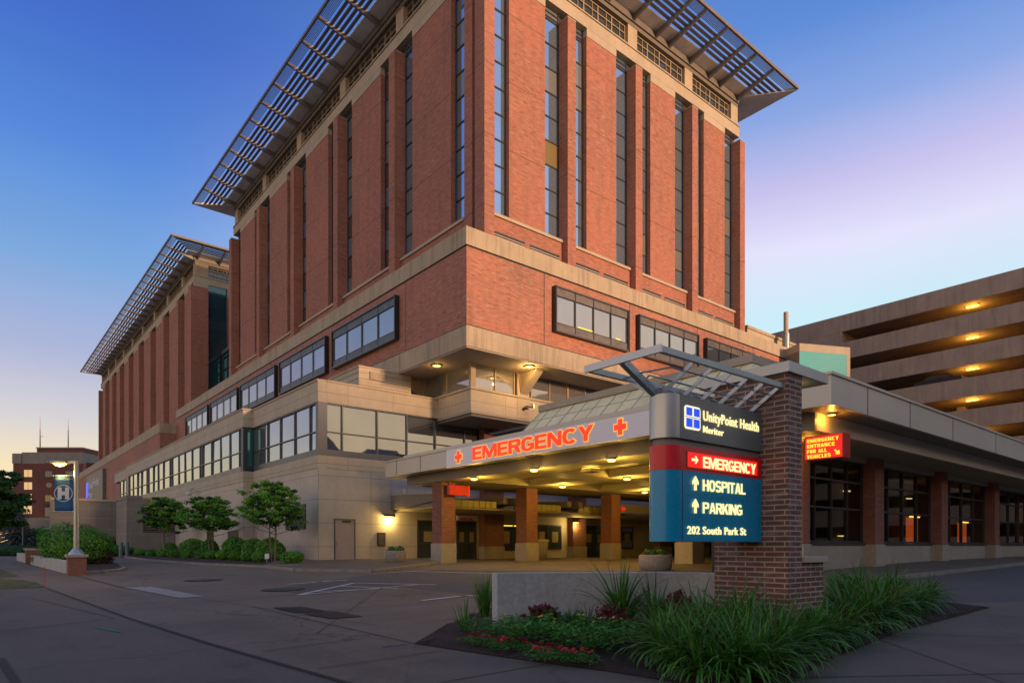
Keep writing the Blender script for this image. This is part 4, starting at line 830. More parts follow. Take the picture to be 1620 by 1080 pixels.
mb = MB(); mb.tube(on_y(641, 781, 34), on_y(641, 773, 34), .12, 'banner_white'); mb.tube(on_x(690, 780, 19.0), on_x(690, 757, 19.0), .06, 'banner_white'); mb.build('vent_pipe', t)
# ------------------------------------------------------------------ MAIN CANOPY
t = thing('entrance_canopy', 'big flat metal canopy over the ambulance drive, red EMERGENCY lettering on its edge', 'canopy', (17.9, 20, 3.3))
CX0, CY0, CY1, CX1 = 17.9, 8.17, 32.5, 60
mb = MB()
for (a_, b_) in ((8.17, 14.34), (26.49, 32.5)): pass
mb.box(CX0, CX0 + .12, CY0, CY1, 3.82, 4.62, 'fascia_metal'); mb.box(CX0 + .12, CX1, CY0, CY0 + .12, 3.82, 4.62, 'fascia_metal')
mb.box(CX0 + .12, CX1, CY1 - .12, CY1, 3.82, 4.62, 'fascia_metal')
mb.box(CX0 - .05, CX0 + .2, CY0 - .05, CY1 + .02, 4.62, 4.69, 'fascia_metal'); mb.box(CX0 + .2, CX1, CY0 - .05, CY0 + .2, 4.62, 4.69, 'fascia_metal')
for x in (20.2, 23.4, 27.4, 32.5, 38.6, 46, 54): mb.box(x - .03, x + .03, CY0 - .006, CY0, 3.82, 4.62, 'shade_beam')
for y in (31.3, 28.9): mb.box(CX0 - .006, CX0, y - .03, y + .03, 3.82, 4.62, 'shade_beam')
mb.box(18.15, 18.3, 10, 31, 4.62, 4.86, 'fascia_metal')
mb.build('fascia', t)
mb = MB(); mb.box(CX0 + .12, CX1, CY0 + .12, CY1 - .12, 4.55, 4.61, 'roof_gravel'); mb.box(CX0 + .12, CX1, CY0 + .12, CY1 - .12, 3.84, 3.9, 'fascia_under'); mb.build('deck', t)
mb = MB(); a0 = .85   # stepped lower edge beam
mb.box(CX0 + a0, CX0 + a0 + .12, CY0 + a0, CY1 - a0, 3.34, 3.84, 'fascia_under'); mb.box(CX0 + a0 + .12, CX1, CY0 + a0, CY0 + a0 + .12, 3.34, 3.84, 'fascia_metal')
mb.build('edge_beam', t)
mb = MB()   # soffit with raised coffers
xs_ = [CX0 + a0 + .12, 20.6, 24.0, 25.6, 29.8, 31.4, 36, 38, 60]; ys_ = [CY0 + a0 + .12, 11, 15.2, 17.2, 21.6, 23.2, 27.4, 31.6]
for i in range(len(xs_) - 1):
    for j in range(len(ys_) - 1):
        cof = i % 2 == 1 and j % 2 == 1 and i < 7
        if cof:
            mb.box(xs_[i], xs_[i + 1], ys_[j], ys_[j + 1], 3.70, 3.74, 'coffer')
            for q in ((xs_[i], xs_[i] + .04, ys_[j], ys_[j + 1]), (xs_[i + 1] - .04, xs_[i + 1], ys_[j], ys_[j + 1]), (xs_[i] + .04, xs_[i + 1] - .04, ys_[j], ys_[j] + .04), (xs_[i] + .04, xs_[i + 1] - .04, ys_[j + 1] - .04, ys_[j + 1])): mb.box(q[0], q[1], q[2], q[3], 3.40, 3.70, 'canopy_soffit')
        else: mb.box(xs_[i], xs_[i + 1], ys_[j], ys_[j + 1], 3.34, 3.40, 'canopy_soffit')
mb.build('soffit', t)
# sloped tiled roof light above the canopy
mb = MB(); X0, X1_ = 18.55, 19.65; Zb, Zt = 4.61, 5.95; Ya, Yb, Yc = 11.5, 21.65, 22.35
mb.add([(X0, Ya - .6, Zb), (X0, Yc, Zb), (X1_, Yb, Zt), (X1_, Ya, Zt), (24, Yc, Zb), (23, Yb, Zt), (24, Ya - .6, Zb), (23, Ya, Zt)], [(0, 1, 2, 3), (1, 4, 5, 2), (0, 3, 7, 6), (3, 2, 5, 7)], 'ochre_tile')
nb = 14
for k in range(nb):
    y = Yc - .1 - (Yc - Ya) * k / nb; f = lambda q: (X0 + (X1_ - X0) * q, y - .0 - (.6 * q if k == 0 else .35 * q), Zb + (Zt - Zb) * q + .015)
    p, q = Vector(f(0)), Vector(f(1)); mb.bar(p, q, .022 if k % 3 else .05, .03, 'tile_seam')
for q in (.33, .66): mb.bar((X0 + (X1_ - X0) * q, Ya, Zb + (Zt - Zb) * q + .012), (X0 + (X1_ - X0) * q, Yc - .7 * q, Zb + (Zt - Zb) * q + .012), .03, .02, 'tile_seam')
mb.box(X1_ - .1, 23.1, Ya - .05, Yb + .1, Zt, Zt + .26, 'precast'); mb.build('roof', t)
# raised dark roof over the drive, mirrored in the wing's glass
mb = MB(); mb.box(23.2, 56, 13, 29.5, 4.61, 6.3, 'patina_brown'); mb.box(23.0, 56.2, 12.8, 29.7, 6.3, 6.45, 'dark_frame'); mb.build('upper_roof', t)
for y in (17, 21, 25): mb = MB(); mb.lathe((25.2, y, 6.45), [(.55, 0), (.55, .3), (.7, .35), (.5, .55), (0, .62)], 'dark_frame', 16); mb.build('roof_vent', t)
# lit sign band
mb = MB(); mb.box(CX0 - .05, CX0 - .002, 13.5, 26.45, 3.77, 4.615, 'sign_board'); mb.build('sign_panel', t)
Xs = CX0 - .055
def cross(y, z, r):
    for nm, rr, dd, mt in (('cross_edge', r + .035, 0, 'letter_edge'), ('cross', r, .012, 'letter_orange')):
        ww = rr * .36 if nm == 'cross' else r * .36 + .035; c_ = MB(); x1 = Xs - dd; x0 = x1 - .012
        c_.box(x0, x1, y - ww, y + ww, z - rr, z + rr, mt); c_.box(x0 + .001, x1 - .001, y - rr, y - ww, z - ww, z + ww, mt); c_.box(x0 + .001, x1 - .001, y + ww, y + rr, z - ww, z + ww, mt); c_.build(nm, t)
cross(25.44, 4.2, .28); cross(15.52, 4.22, .28)
word('EMERGENCY', 'letter_edge', (Xs, 24.3, 3.925), (0, -1, 0), 7.5, .575, .012, t, .36, .11, .03, 'letter_edge'); word('EMERGENCY', 'letter_orange', (Xs - .013, 24.3, 3.925), (0, -1, 0), 7.5, .575, .025, t, .36, .11)
# downlights
labs = ['leftmost, beside the red box sign', 'second from the left along the front edge', 'nearest the street sign along the front edge', 'between the middle and right columns', 'left of the blue sign, second row', 'touching the edge of the blue sign, lowest']
for (px, py), lb in zip([(750, 757), (845, 743), (967, 727), (890, 769), (992, 757), (1020, 778)], labs):
    z = 3.25; Z = z * FPX / (HY - py); c = at(px, py, Z)
    d = thing('canopy_light', 'round amber downlight under the canopy, ' + lb, 'lamp', tuple(c), 'amber downlights under the entrance canopy')
    lb_ = MB(); lb_.lathe(tuple(c + Vector((0, 0, -.06))), [(0, 0), (.13, .0), (.17, .06), (0, .06)], 'lamp_hot', 16); lb_.build('lens', d)
    lb_ = MB(); lb_.lathe(tuple(c), [(.17, 0), (.21, 0), (.21, .09), (.17, .09)], 'lamp_metal', 16); lb_.build('trim', d)
    ld = bpy.data.lights.new('canopy_bulb', 'POINT'); ld.energy = 110; ld.color = (1, .60, .11); ld.shadow_soft_size = .15
    lo = bpy.data.objects.new('bulb', ld); COL.objects.link(lo); lo.location = (0, 0, -.25); lo.parent = d
c = at(935, 742, 27.6); d = thing('uplight', 'square uplight box hung under the canopy between two downlights', 'lamp', tuple(c)); mb = MB(); mb.box(c.x - .3, c.x + .3, c.y - .3, c.y + .3, c.z - .12, c.z + .02, 'canopy_soffit'); mb.build('box', d)
mb = MB(); mb.box(c.x - .26, c.x + .26, c.y - .26, c.y + .26, c.z + .022, c.z + .04, 'lamp_glow'); mb.build('lens', d); mb = MB(); mb.tube(c + Vector((0, 0, .04)), (c.x, c.y, 3.7), .02, 'lamp_metal'); mb.build('rod', d)
ld = bpy.data.lights.new('uplight_bulb', 'POINT'); ld.energy = 12; ld.color = (1, .8, .2); lo = bpy.data.objects.new('bulb', ld); COL.objects.link(lo); lo.location = (0, 0, .15); lo.parent = d
# red box sign hung by the left column, edge-on
p0 = on_x(709, 775, 18.6); t = thing('hanging_sign', 'red box sign hung from the canopy edge at the left brick column', 'sign', (18.9, 27, 3.1))
mb = MB(); q0 = on_y(710, 762, 27.9); q1 = on_y(739, 778, 27.9); mb.box(q0.x - .05, q1.x, 27.75, 27.95, 2.62, 3.12, 'red_paint'); mb.build('box', t)
mb = MB(); mb.box(q1.x + .001, q1.x + .04, 27.74, 27.96, 2.6, 3.14, 'letter_orange'); mb.box(q0.x + .1, q1.x - .1, 27.74, 27.749, 2.7, 3.04, 'red_paint'); mb.build('face', t); mb = MB(); mb.tube((q0.x + .2, 27.85, 3.12), (q0.x + .2, 27.85, 3.35), .03, 'black_paint'); mb.tube((q1.x - .2, 27.85, 3.12), (q1.x - .2, 27.85, 3.35), .03, 'black_paint'); mb.build('hanger', t)
# ------------------------------------------------------------------ RIGHT WING beneath the canopy
t = thing('brick_wing', 'dark brick wing at the right with big gridded windows between brick piers', 'building', (24, 10.44, -1))
RY = 10.44; FR = Face('Y', RY); mb = MB(); fr_y = RY + .5
mb.box(20.9, 60, RY + 3.2, RY + 3.4, -1.5, 3.8, 'dark_interior'); mb.box(20.9, 21.1, fr_y + .1, RY + 3.2, -1.5, 3.84, 'column_brick'); mb.box(21.1, 60, fr_y, RY + 3.2, -1.4, -.35, 'dark_interior'); mb.box(21.1, 60, fr_y + .1, RY + 3.2, 3.5, 3.6, 'canopy_soffit')
mb.box(20.9, 60, fr_y - .1, fr_y + .1, -1.5, .05, 'column_stone'); mb.box(20.9, 60, fr_y - .14, fr_y + .12, .05, .13, 'dark_frame'); mb.box(20.9, 60, fr_y - .2, fr_y + .1, 3.15, 3.6, 'precast')
mb.build('wall', t)
cols = [20.9, 26.49, 33.57, 41.39, 49.5, 57.5]
for i, x in enumerate(cols):
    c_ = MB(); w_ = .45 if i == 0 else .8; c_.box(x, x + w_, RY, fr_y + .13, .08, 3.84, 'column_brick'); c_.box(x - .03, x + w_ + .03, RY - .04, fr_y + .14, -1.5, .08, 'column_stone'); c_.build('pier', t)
for i in range(5):
    a_, b_ = cols[i] + (.45 if i == 0 else .8), cols[i + 1]; fr_ = MB(); pn = MB()
    n_ = 4 if b_ - a_ > 5 else 4
    for k in range(n_ + 1): x = a_ + (b_ - a_ - .07) * k / n_; fr_.box(x, x + .07, fr_y - .05, fr_y + .08, .13, 3.15, 'black_paint')
    for z in (.14, 1.35, 2.35, 3.08): fr_.box(a_, b_, fr_y - .045, fr_y + .075, z, z + .07, 'dark_frame')
    pn.quad((a_, fr_y + .02, .13), (b_, fr_y + .02, .13), (b_, fr_y + .02, 3.15), (a_, fr_y + .02, 3.15), 'clear_glass'); w_ = fr_.build('window', t); pn.build('pane', w_)
mb = MB()
for x, z, s in ((24.0, .5, .5), (30.3, .45, .4), (25.1, 2.3, .3), (30.8, 2.5, .35), (38.2, 2.5, .3)): mb.box(x, x + s, RY + 2.9, RY + 3.1, z, z + .05, 'lit_yellow')
mb.build('ceiling_lamp', t)
mb = MB(); mb.box(37.2, 38.4, RY + 2.6, RY + 2.75, .0, 1.5, 'lit_alcove'); mb.box(45.0, 46.1, RY + 2.6, RY + 2.75, .0, 1.4, 'lit_alcove'); mb.box(37.2, 38.4, RY + 2.5, RY + 2.59, 1.5, 1.56, 'lamp_glow'); mb.box(45.0, 46.1, RY + 2.5, RY + 2.59, 1.4, 1.46, 'lamp_glow'); mb.build('lit_alcove', t)
ldp = [(20.0, 9.0, 3.6), (19.6, 9.9, 3.2)]
for i, (x, y, z) in enumerate(((19.2, 8.75, 3.72), (20.2, 9.9, 3.22))):
    d = thing('soffit_light', 'amber light hidden under the corner of the canopy, ' + ('outer ledge' if i == 0 else 'inner soffit above the red sign'), 'lamp', (x, y, z)); mb = MB(); mb.lathe((x, y, z + .05), [(0, 0), (.1, 0), (.12, .05)], 'lamp_glow', 12); mb.build('lens', d); mb = MB(); mb.lathe((x, y, z + .05), [(.12, 0), (.15, 0), (.15, .06)], 'lamp_metal', 12); mb.build('trim', d)
    ld = bpy.data.lights.new('soffit_bulb', 'POINT'); ld.energy = 16; ld.color = (1, .45, .06); lo = bpy.data.objects.new('bulb', ld); COL.objects.link(lo); lo.location = (0, 0, -.1 if i else -.05); lo.parent = d
# red illuminated direction sign
X = 19.2; q0 = on_x(1273, 694, X); q1 = on_x(1334, 681, X); zt, zb_ = 3.24, 2.54
t = thing('direction_sign', 'glowing red box sign reading EMERGENCY ENTRANCE FOR ALL VEHICLES with an arrow', 'sign', (X, (q0.y + q1.y) / 2, zb_))
mb = MB(); mb.box(X + .005, X + .45, q1.y, q0.y, zb_, zt, 'red_paint'); mb.build('box', t)
mb = MB(); mb.box(X - .01, X + .004, q1.y + .03, q0.y - .03, zb_ + .03, zt - .03, 'red_glow'); mb.build('face', t)
wdt = q0.y - q1.y
for i, (s_, wf) in enumerate((('EMERGENCY', .82), ('ENTRANCE', .72), ('FOR ALL', .52), ('VEHICLES', .62))):
    word(s_, 'yellow_glow', (X - .012, q0.y - .08, zt - .19 - i * .155), (0, -1, 0), wdt * wf, .105, .01, t, .30, .14)
def arrow(org, right, up, s, mname, parent, name='arrow', th=.015):
    """arrow pointing along up"""
    right = Vector(right); up = Vector(up); org = Vector(org); outw = right.cross(up)
    pts = [(-.11, -.5), (.11, -.5), (.11, .12), (.33, -.1), (.33, .13), (0, .5), (-.33, .13), (-.33, -.1), (-.11, .12)]
    mb = MB(); n_ = len(pts); V = [org + right * (x * s) + up * (y * s) for x, y in pts]; V2 = [v + outw * th for v in V]
    mb.add(V + V2, [(0, 1, 2, 8), (8, 2, 5), (2, 3, 4, 5), (8, 5, 6, 7), (n_, n_ + 1, n_ + 2, n_ + 8), (n_ + 8, n_ + 2, n_ + 5), (n_ + 2, n_ + 3, n_ + 4, n_ + 5), (n_ + 8, n_ + 5, n_ + 6, n_ + 7)] + [(i, (i + 1) % n_, n_ + (i + 1) % n_, n_ + i) for i in range(n_)], mname)
    mb.build(name, parent)
r_ = math.sqrt(.5); arrow((X - .012, q1.y + .16, zb_ + .16), (0, r_, -r_), (0, -r_, -r_), .20, 'yellow_glow', t)
# ------------------------------------------------------------------ STREET SIGN on its brick pier
PXc, PYc = 8.93, 4.68
zg = gz(9.1, 5.2)
t = thing('sign_pier', 'pier of dark red and brown long bricks with a grey metal cap', 'pier', (9.1, 5.2, zg))
mb = MB(); mb.box(PXc, 9.33, PYc, 5.86, zg - .3, 2.45, 'pier_brick'); mb.build('shaft', t)
mb = MB(); mb.box(9.333, 10.0, PYc + .003, 5.855, zg - .3, -.235, 'pier_brick'); mb.build('buttress', t)
mb = MB(); mb.box(9.335, 10.06, PYc - .05, 5.9, -.235, -.15, 'precast'); mb.build('buttress_cap', t, bevel=.008)
mb = MB(); mb.box(PXc - .06, 10.05, PYc - .05, 6.1, 2.45, 2.60, 'cap_metal'); mb.build('cap', t, bevel=.004)
mb = MB(); mb.lathe((9.62, 5.0, 2.44), [(0, 0), (.05, 0), (.06, .01)], 'lamp_glow', 12); mb.build('cap_light', t)
ld = bpy.data.lights.new('cap_bulb', 'POINT'); ld.energy = 2.5; ld.color = (1, .75, .3); lo = bpy.data.objects.new('bulb', ld); COL.objects.link(lo); lo.location = Vector((9.62, 5.0, 2.36)) - world_loc(t); lo.parent = t
YS = 5.08; XL, XR, RR = 6.97, 8.925, .21
def blade(z0, z1, mname, mid=None, dx=0):
    poly = [(XR, YS + dx), (XR, YS + 2 * RR - dx)]; n_ = 20
    for i in range(n_ + 1):
        a_ = math.pi / 2 + math.pi * i / n_; poly.append((XL + (RR - dx) * math.cos(a_), YS + RR + (RR - dx) * math.sin(a_)))
    mb = MB(); n_ = len(poly)
    mb.add([(p[0], p[1], z0) for p in poly] + [(p[0], p[1], z1) for p in poly], [tuple(reversed(range(n_))), tuple(range(n_, 2 * n_))], mname)
    mb.add([(p[0], p[1], z0) for p in poly] + [(p[0], p[1], z1) for p in poly], [(i, (i + 1) % n_, n_ + (i + 1) % n_, n_ + i) for i in range(2, n_ - 1)], mid or mname, True)
    mb.add([(p[0], p[1], z0) for p in poly] + [(p[0], p[1], z1) for p in poly], [(i, (i + 1) % n_, n_ + (i + 1) % n_, n_ + i) for i in (0, 1, n_ - 1)], mname)
    return mb
t = thing('street_sign', 'tall street sign, grey over red over blue, with glowing cream lettering', 'sign', (XL, YS + RR, .06), None)
blade(1.375, 1.93, 'sign_grey', 'silver_metal').build('name_panel', t)
blade(1.285, 1.375, 'fascia_under', None, .045).build('neck', t)
blade(.972, 1.285, 'sign_red').build('red_panel', t)
blade(.065, .97, 'sign_blue').build('blue_panel', t)
mb = MB(); mb.box(XL + .06, XR - .004, YS - .004, YS - .0005, .068, .36, 'sign_blue_low'); mb.box(XL + .06, XR - .004, YS - .005, YS - .0045, .655, .660, 'sign_blue_low'); mb.box(XL + .055, XL + .06, YS - .004, YS - .0005, .068, .97, 'black_paint'); mb.build('panel_seam', t)
def oy(px, py): return on_y(px, py, YS)
def sline(s_, px0, px1, py_top, py_bot, at_px, mname='letter_cream', bold=.02):
    """a line on the sign face: starts and ends at these points along the face, cap height set where it starts"""
    a_ = oy(px0, 0).x; b_ = oy(px1, 0).x; z1 = oy(at_px, py_top).z; z0 = oy(at_px, py_bot).z
    text(s_, mname, (a_, YS - .006, z0), (1, 0, 0), b_ - a_, z1 - z0, .012, bold, parent=t)
a_, b_ = oy(1087, 0).x, oy(1197, 0).x
mb = MB(); mb.box(a_, b_, YS - .010, YS - .001, oy(1087, 738).z, oy(1087, 714).z, 'red_glow'); mb.build('lit_panel', t)
mb = MB(); z0, z1 = oy(1087, 738).z, oy(1087, 714).z
for q in ((a_ - .012, b_ + .012, z1, z1 + .012), (a_ - .012, b_ + .012, z0 - .012, z0), (a_ - .012, a_, z0, z1), (b_, b_ + .012, z0, z1)): mb.box(q[0], q[1], YS - .011, YS - .001, q[2], q[3], 'orange_stake')
mb.build('panel_border', t)
def sl2(s_, px0, px1, py_top, py_bot, at_px, bold=.03, off=.006, mname='letter_cream', parent=None):
    a_ = oy(px0, 0).x; b_ = oy(px1, 0).x; z1 = oy(at_px, py_top).z; z0 = oy(at_px, py_bot).z
    return text(s_, mname, (a_, YS - off, z0), (1, 0, 0), b_ - a_, z1 - z0, .012, bold, parent=parent or t)
def sw(s_, px0, px1, pt, pb, off=.006):
    a_ = oy(px0, 0).x; b_ = oy(px1, 0).x; word(s_, 'letter_cream', (a_, YS - off, oy(px0, pb).z), (1, 0, 0), b_ - a_, oy(px0, pt).z - oy(px0, pb).z, .010, t, .215, .10)
sw('EMERGENCY', 1111, 1194, 722, 739.5, .012); sw('HOSPITAL', 1111, 1178, 758, 776); sw('PARKING', 1111, 1173, 794, 811.5); sl2('202 South Park St', 1086.5, 1179, 831.5, 844, 1086.5, bold=.014)
sl2('UnityPoint Health', 1111.5, 1199, 649, 664.5, 1111, bold=.012); sl2('Meriter', 1111.5, 1143.5, 673, 683.5, 1111, bold=.012)
arrow((oy(1098.7, 0).x, YS - .012, oy(1098, 727).z), (0, 0, -1), (1, 0, 0), .15, 'letter_cream', t, th=-.012); 
for (py) in (764, 800): arrow((oy(1098.7, 0).x, YS - .008, oy(1098, py).z), (1, 0, 0), (0, 0, 1), .185, 'letter_cream', t)
# emblem: four blue fields on a cream shield with a cross between
x0, x1 = oy(1082.5, 0).x, oy(1107, 0).x; z0, z1 = oy(1082.5, 677).z, oy(1082.5, 640).z; xm = (x0 + x1) / 2; zm = (z0 + z1) / 2 + .005
poly = []
for cx_, cz_, a0_ in ((x1 - .04, z1 - .04, 0), (x0 + .04, z1 - .04, 90), (x0 + .04, z0 + .04, 180), (x1 - .04, z0 + .04, 270)):
    for k in range(5): a_ = math.radians(a0_ + k * 22.5); poly.append((cx_ + .04 * math.cos(a_), cz_ + .04 * math.sin(a_)))
mb = MB(); n_ = len(poly); mb.add([(p[0], YS - .001, p[1]) for p in poly] + [(p[0], YS - .012, p[1]) for p in poly], [tuple(range(n_)), tuple(range(n_, 2 * n_))] + [(i, (i + 1) % n_, n_ + (i + 1) % n_, n_ + i) for i in range(n_)], 'letter_white'); e_ = mb.build('emblem', t)
g_ = .024
for (a_, b_, c, d_) in ((x0 + g_, xm - .02, zm + .018, z1 - g_), (xm + .02, x1 - g_, zm + .018, z1 - g_), (x0 + g_, xm - .02, z0 + g_, zm - .018), (xm + .02, x1 - g_, z0 + g_, zm - .018)):
    mb = MB(); mb.box(a_, b_, YS - .018, YS - .0125, c, d_, 'logo_blue'); mb.build('emblem_field', e_)
mb = MB(); mb.box(x0 + .004, x1 - .004, YS - .0165, YS - .0125, zm - .004, zm + .004, 'sign_grey'); mb.box(xm - .003, xm + .003, YS - .0165, YS - .0125, z0 + .01, zm - .004, 'yellow_paint'); mb.build('emblem_line', e_)
# trellis over the sign
t = thing('sign_trellis', 'grey metal butterfly trellis projecting over the street sign from the brick pier', 'trellis', (7.5, 5.3, 1.95))
ZN, ZS, YN, YF, YM, XA = 2.27, 1.97, 4.76, 5.90, 5.33, 6.16
mb = MB()
mb.box(XA, 8.925, YN - .028, YN + .028, ZN - .036, ZN + .036, 'trellis_metal'); mb.box(XA, 8.925, YF - .028, YF + .028, ZN - .036, ZN + .036, 'trellis_metal'); mb.box(XA - .035, XA - .001, YN - .035, YF + .035, ZN - .045, ZN + .045, 'silver_metal'); mb.build('frame', t)
mb = MB(); mb.bar((XA + .02, YM, ZN - .02), (6.8, YM, ZS - .02), .075, .09, 'trellis_metal'); mb.box(6.78, 8.925, YM - .055, YM + .055, ZS - .075, ZS + .03, 'trellis_metal'); mb.build('spine', t)
mb = MB(); mb.tube((7.3, YM, 1.93), (7.3, YM, ZS - .05), .05, 'trellis_metal'); mb.tube((8.3, YM, 1.93), (8.3, YM, ZS - .05), .05, 'trellis_metal'); mb.build('post', t)
for k in range(6):
    x = 6.86 + k * .405
    mb = MB()
    for yy in (YN + .035, YF - .035):
        sg = 1 if yy < YM else -1; yb = YM - sg * .055
        mb.add([(x - .006, yb, ZS - .06), (x + .006, yb, ZS - .06), (x + .006, yy, ZN - .045), (x - .006, yy, ZN - .045), (x - .006, yb, ZS + .01), (x + .006, yb, ZS + .01), (x + .006, yy, ZN + .015), (x - .006, yy, ZN + .015)], [(0, 1, 2, 3), (7, 6, 5, 4), (0, 4, 5, 1), (1, 5, 6, 2), (2, 6, 7, 3), (3, 7, 4, 0)], 'rib_metal')
    mb.build('rib', t)
mb = MB()
for yy in (YN + .19, YN + .37):
    f = (yy - YN) / (YM - YN)
    for y2 in (yy, 2 * YM - yy): z = ZN + (ZS - ZN) * f + .01; mb.tube((6.62 if f < .5 else 6.75, y2, z), (8.92, y2, z), .011, 'trellis_metal', n=6)
    mb.tube((6.62 if f < .5 else 6.75, yy, ZN + (ZS - ZN) * f + .01), (6.50 if f < .5 else 6.68, YM, ZN + (ZS - ZN) * .35), .011, 'trellis_metal', n=6); mb.tube((6.62 if f < .5 else 6.75, 2 * YM - yy, ZN + (ZS - ZN) * f + .01), (6.50 if f < .5 else 6.68, YM, ZN + (ZS - ZN) * .35), .011, 'trellis_metal', n=6)
mb.build('rods', t)
# curved concrete wall
pts = []
for px, Z in ((783, 10.55), (830, 10.75), (880, 10.9), (936, 11.0), (990, 11.02), (1050, 10.95), (1100, 10.8), (1140, 10.62)):
    pts.append(at(px, 864, Z))
mb = MB(); th = .17; P1 = []; P2 = []
for i, p in enumerate(pts):
    d_ = (pts[min(i + 1, len(pts) - 1)] - pts[max(i - 1, 0)]); n_ = Vector((d_.y, -d_.x, 0)).normalized() * th
    P1.append(p + n_ * .5); P2.append(p - n_ * .8)
zt = -.425
for i in range(len(pts) - 1):
    a_, b_, c, d_ = P1[i], P1[i + 1], P2[i + 1], P2[i]
    fcs = [(4, 5, 6, 7), (0, 1, 5, 4), (2, 3, 7, 6)] + ([(3, 0, 4, 7)] if i == 0 else []) + ([(1, 2, 6, 5)] if i == len(pts) - 2 else [])
    mb.add([(v.x, v.y, -1.7) for v in (a_, b_, c, d_)] + [(v.x, v.y, zt) for v in (a_, b_, c, d_)], fcs, 'wall_concrete')
w_ = mb.build('garden_wall'); tag(w_, 'low curved grey concrete wall running behind the flower bed to the brick pier', 'wall')
wm = w_.modifiers.new('weld', 'WELD'); wm.merge_threshold = .0005; bv = w_.modifiers.new('bevel', 'BEVEL'); bv.width = .012; bv.limit_method = 'ANGLE'; bv.segments = 2; bv.angle_limit = .8
# ------------------------------------------------------------------ round planters
def leafblob(mb, c, r, n, size, mname, rr, flat=1.0, shell=.6):
    for i in range(n):
        d_ = Vector((rr.gauss(0, 1), rr.gauss(0, 1), rr.gauss(0, 1))).normalized(); q = shell + (1 - shell) * rr.random()
        p = Vector(c) + Vector((d_.x * r[0] * q, d_.y * r[1] * q, d_.z * r[2] * q)); s_ = size * rr.uniform(.6, 1.3)
        n_ = (d_ + Vector((rr.uniform(-.8, .8), rr.uniform(-.8, .8), rr.uniform(-.3, .9)))).normalized(); a_ = n_.cross(Vector((rr.uniform(-1, 1), rr.uniform(-1, 1), rr.uniform(-1, 1)))).normalized() * s_; b_ = n_.cross(a_) * .6
        mb.add([p - a_, p - b_ * .9, p + a_, p + b_], [(0, 1, 2, 3)], mname)
rr = random.Random(5)
def planter(px, py, r, h, label, red):
    c = gp(px, py); c.z = gz(c.x, c.y) + (.12 if red == 0 else 0)
    c += Vector((c.x, c.y, 0)).normalized() * r
    t = thing('planter', label, 'planter', tuple(c), 'round stone planters'); mb = MB(); mb.lathe(tuple(c), [(r * .8, 0), (r * .96, .1), (r, .3), (r, h - .06), (r * .97, h), (r * .85, h), (r * .83, h - .1)], 'planter_stone', 28); mb.build('bowl', t)
    mb = MB(); mb.lathe(tuple(c), [(0, h - .08), (r * .84, h - .09)], 'mulch', 20); mb.build('soil', t)
    mb = MB()
    for k in range(7): a_ = k * .9; leafblob(mb, c + Vector((math.cos(a_) * r * .5, math.sin(a_) * r * .5, h + .06)), (.2, .2, .17), 90, .05, 'herb' if k % 2 else 'leaf_dark', rr)
    mb.build('plants', t)
    if red:
        mb = MB(); 
        for k in range(16): a_ = k * .7; leafblob(mb, c + Vector((math.cos(a_) * r * .82, math.sin(a_) * r * .82, h + .04)), (.03, .03, .03), 8, .03, 'flower_red', rr)
        mb.build('flowers', t)
planter(626, 893, .52, .58, 'round stone planter with green and dark plants in front of the wall lamp', 0)
planter(1037, 902.5, .66, .62, 'round stone planter with red flowers just left of the brick sign pier', 1)
c = on_y(857, 887, 30.6); z = gz(c.x, c.y); t = thing('trash_bin', 'tall tan tapered litter bin beside the middle brick column', 'bin', (c.x, c.y, z)); mb = MB(); mb.lathe((c.x, c.y, z), [(0, 0), (.33, 0), (.42, 1.15), (.40, 1.16)], 'column_stone', 20); mb.build('body', t); mb = MB(); mb.lathe((c.x, c.y, z), [(.46, 1.12), (.47, 1.24), (.3, 1.27), (0, 1.2)], 'coffer', 20); mb.build('rim', t)
# ------------------------------------------------------------------ PARKING GARAGE
t = thing('parking_garage', 'long concrete parking garage with stacked open decks and amber ceiling lamps', 'parking garage', (75.3, 15, -1))
GX = 75.3; mb = MB(); sp_ = MB()
Y0g, Y1g = -30, 42.4
for k in range(9):
    zt = 25.75 - 3.1 * k; zb_ = zt - 1.85
    y1 = Y1g if k < 2 else Y1g
    sp_ = MB(); sp_.box(GX, GX + .25, Y0g, Y1g, zb_, zt, 'garage_concrete'); sp_.build('spandrel', t)
    mb.box(GX + .25, GX + 34, Y0g, Y1g, zb_ + .02, zb_ + .35, 'garage_concrete')
    if k: 
        for y in (34.5, 22.8, 11, -1): mb.box(GX + 5, GX + 5.8, y, y + .8, zt, zt + 1.25, 'soffit')
    mb.box(GX + .02, GX + 34, 33.2 if k == 0 else 40, Y1g - .02, zb_ - 1.25, zb_, 'garage_concrete')
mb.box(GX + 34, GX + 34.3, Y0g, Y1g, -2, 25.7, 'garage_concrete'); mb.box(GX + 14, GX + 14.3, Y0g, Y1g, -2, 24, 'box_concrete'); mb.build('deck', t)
for k in range(5):
    z = 22.62 - 3.1 * k + (1.2 if k == 0 else 0) - (0 if k == 0 else 0)
    for y in (21.3,):
        zc = 25.75 - 3.1 * k - 1.85 + .0
        l_ = MB(); l_.box(GX + 1.6, GX + 2.0, y - .5, y + .5, zc - .13, zc - .03, 'garage_lamp'); l_.build('ceiling_lamp', t)
        ld = bpy.data.lights.new('garage_bulb', 'POINT'); ld.energy = 140; ld.color = (1, .48, .07); ld.shadow_soft_size = .2; lo = bpy.data.objects.new('bulb', ld); COL.objects.link(lo); lo.location = Vector((GX + 1.9, y, zc - .4)) - world_loc(t); lo.parent = t
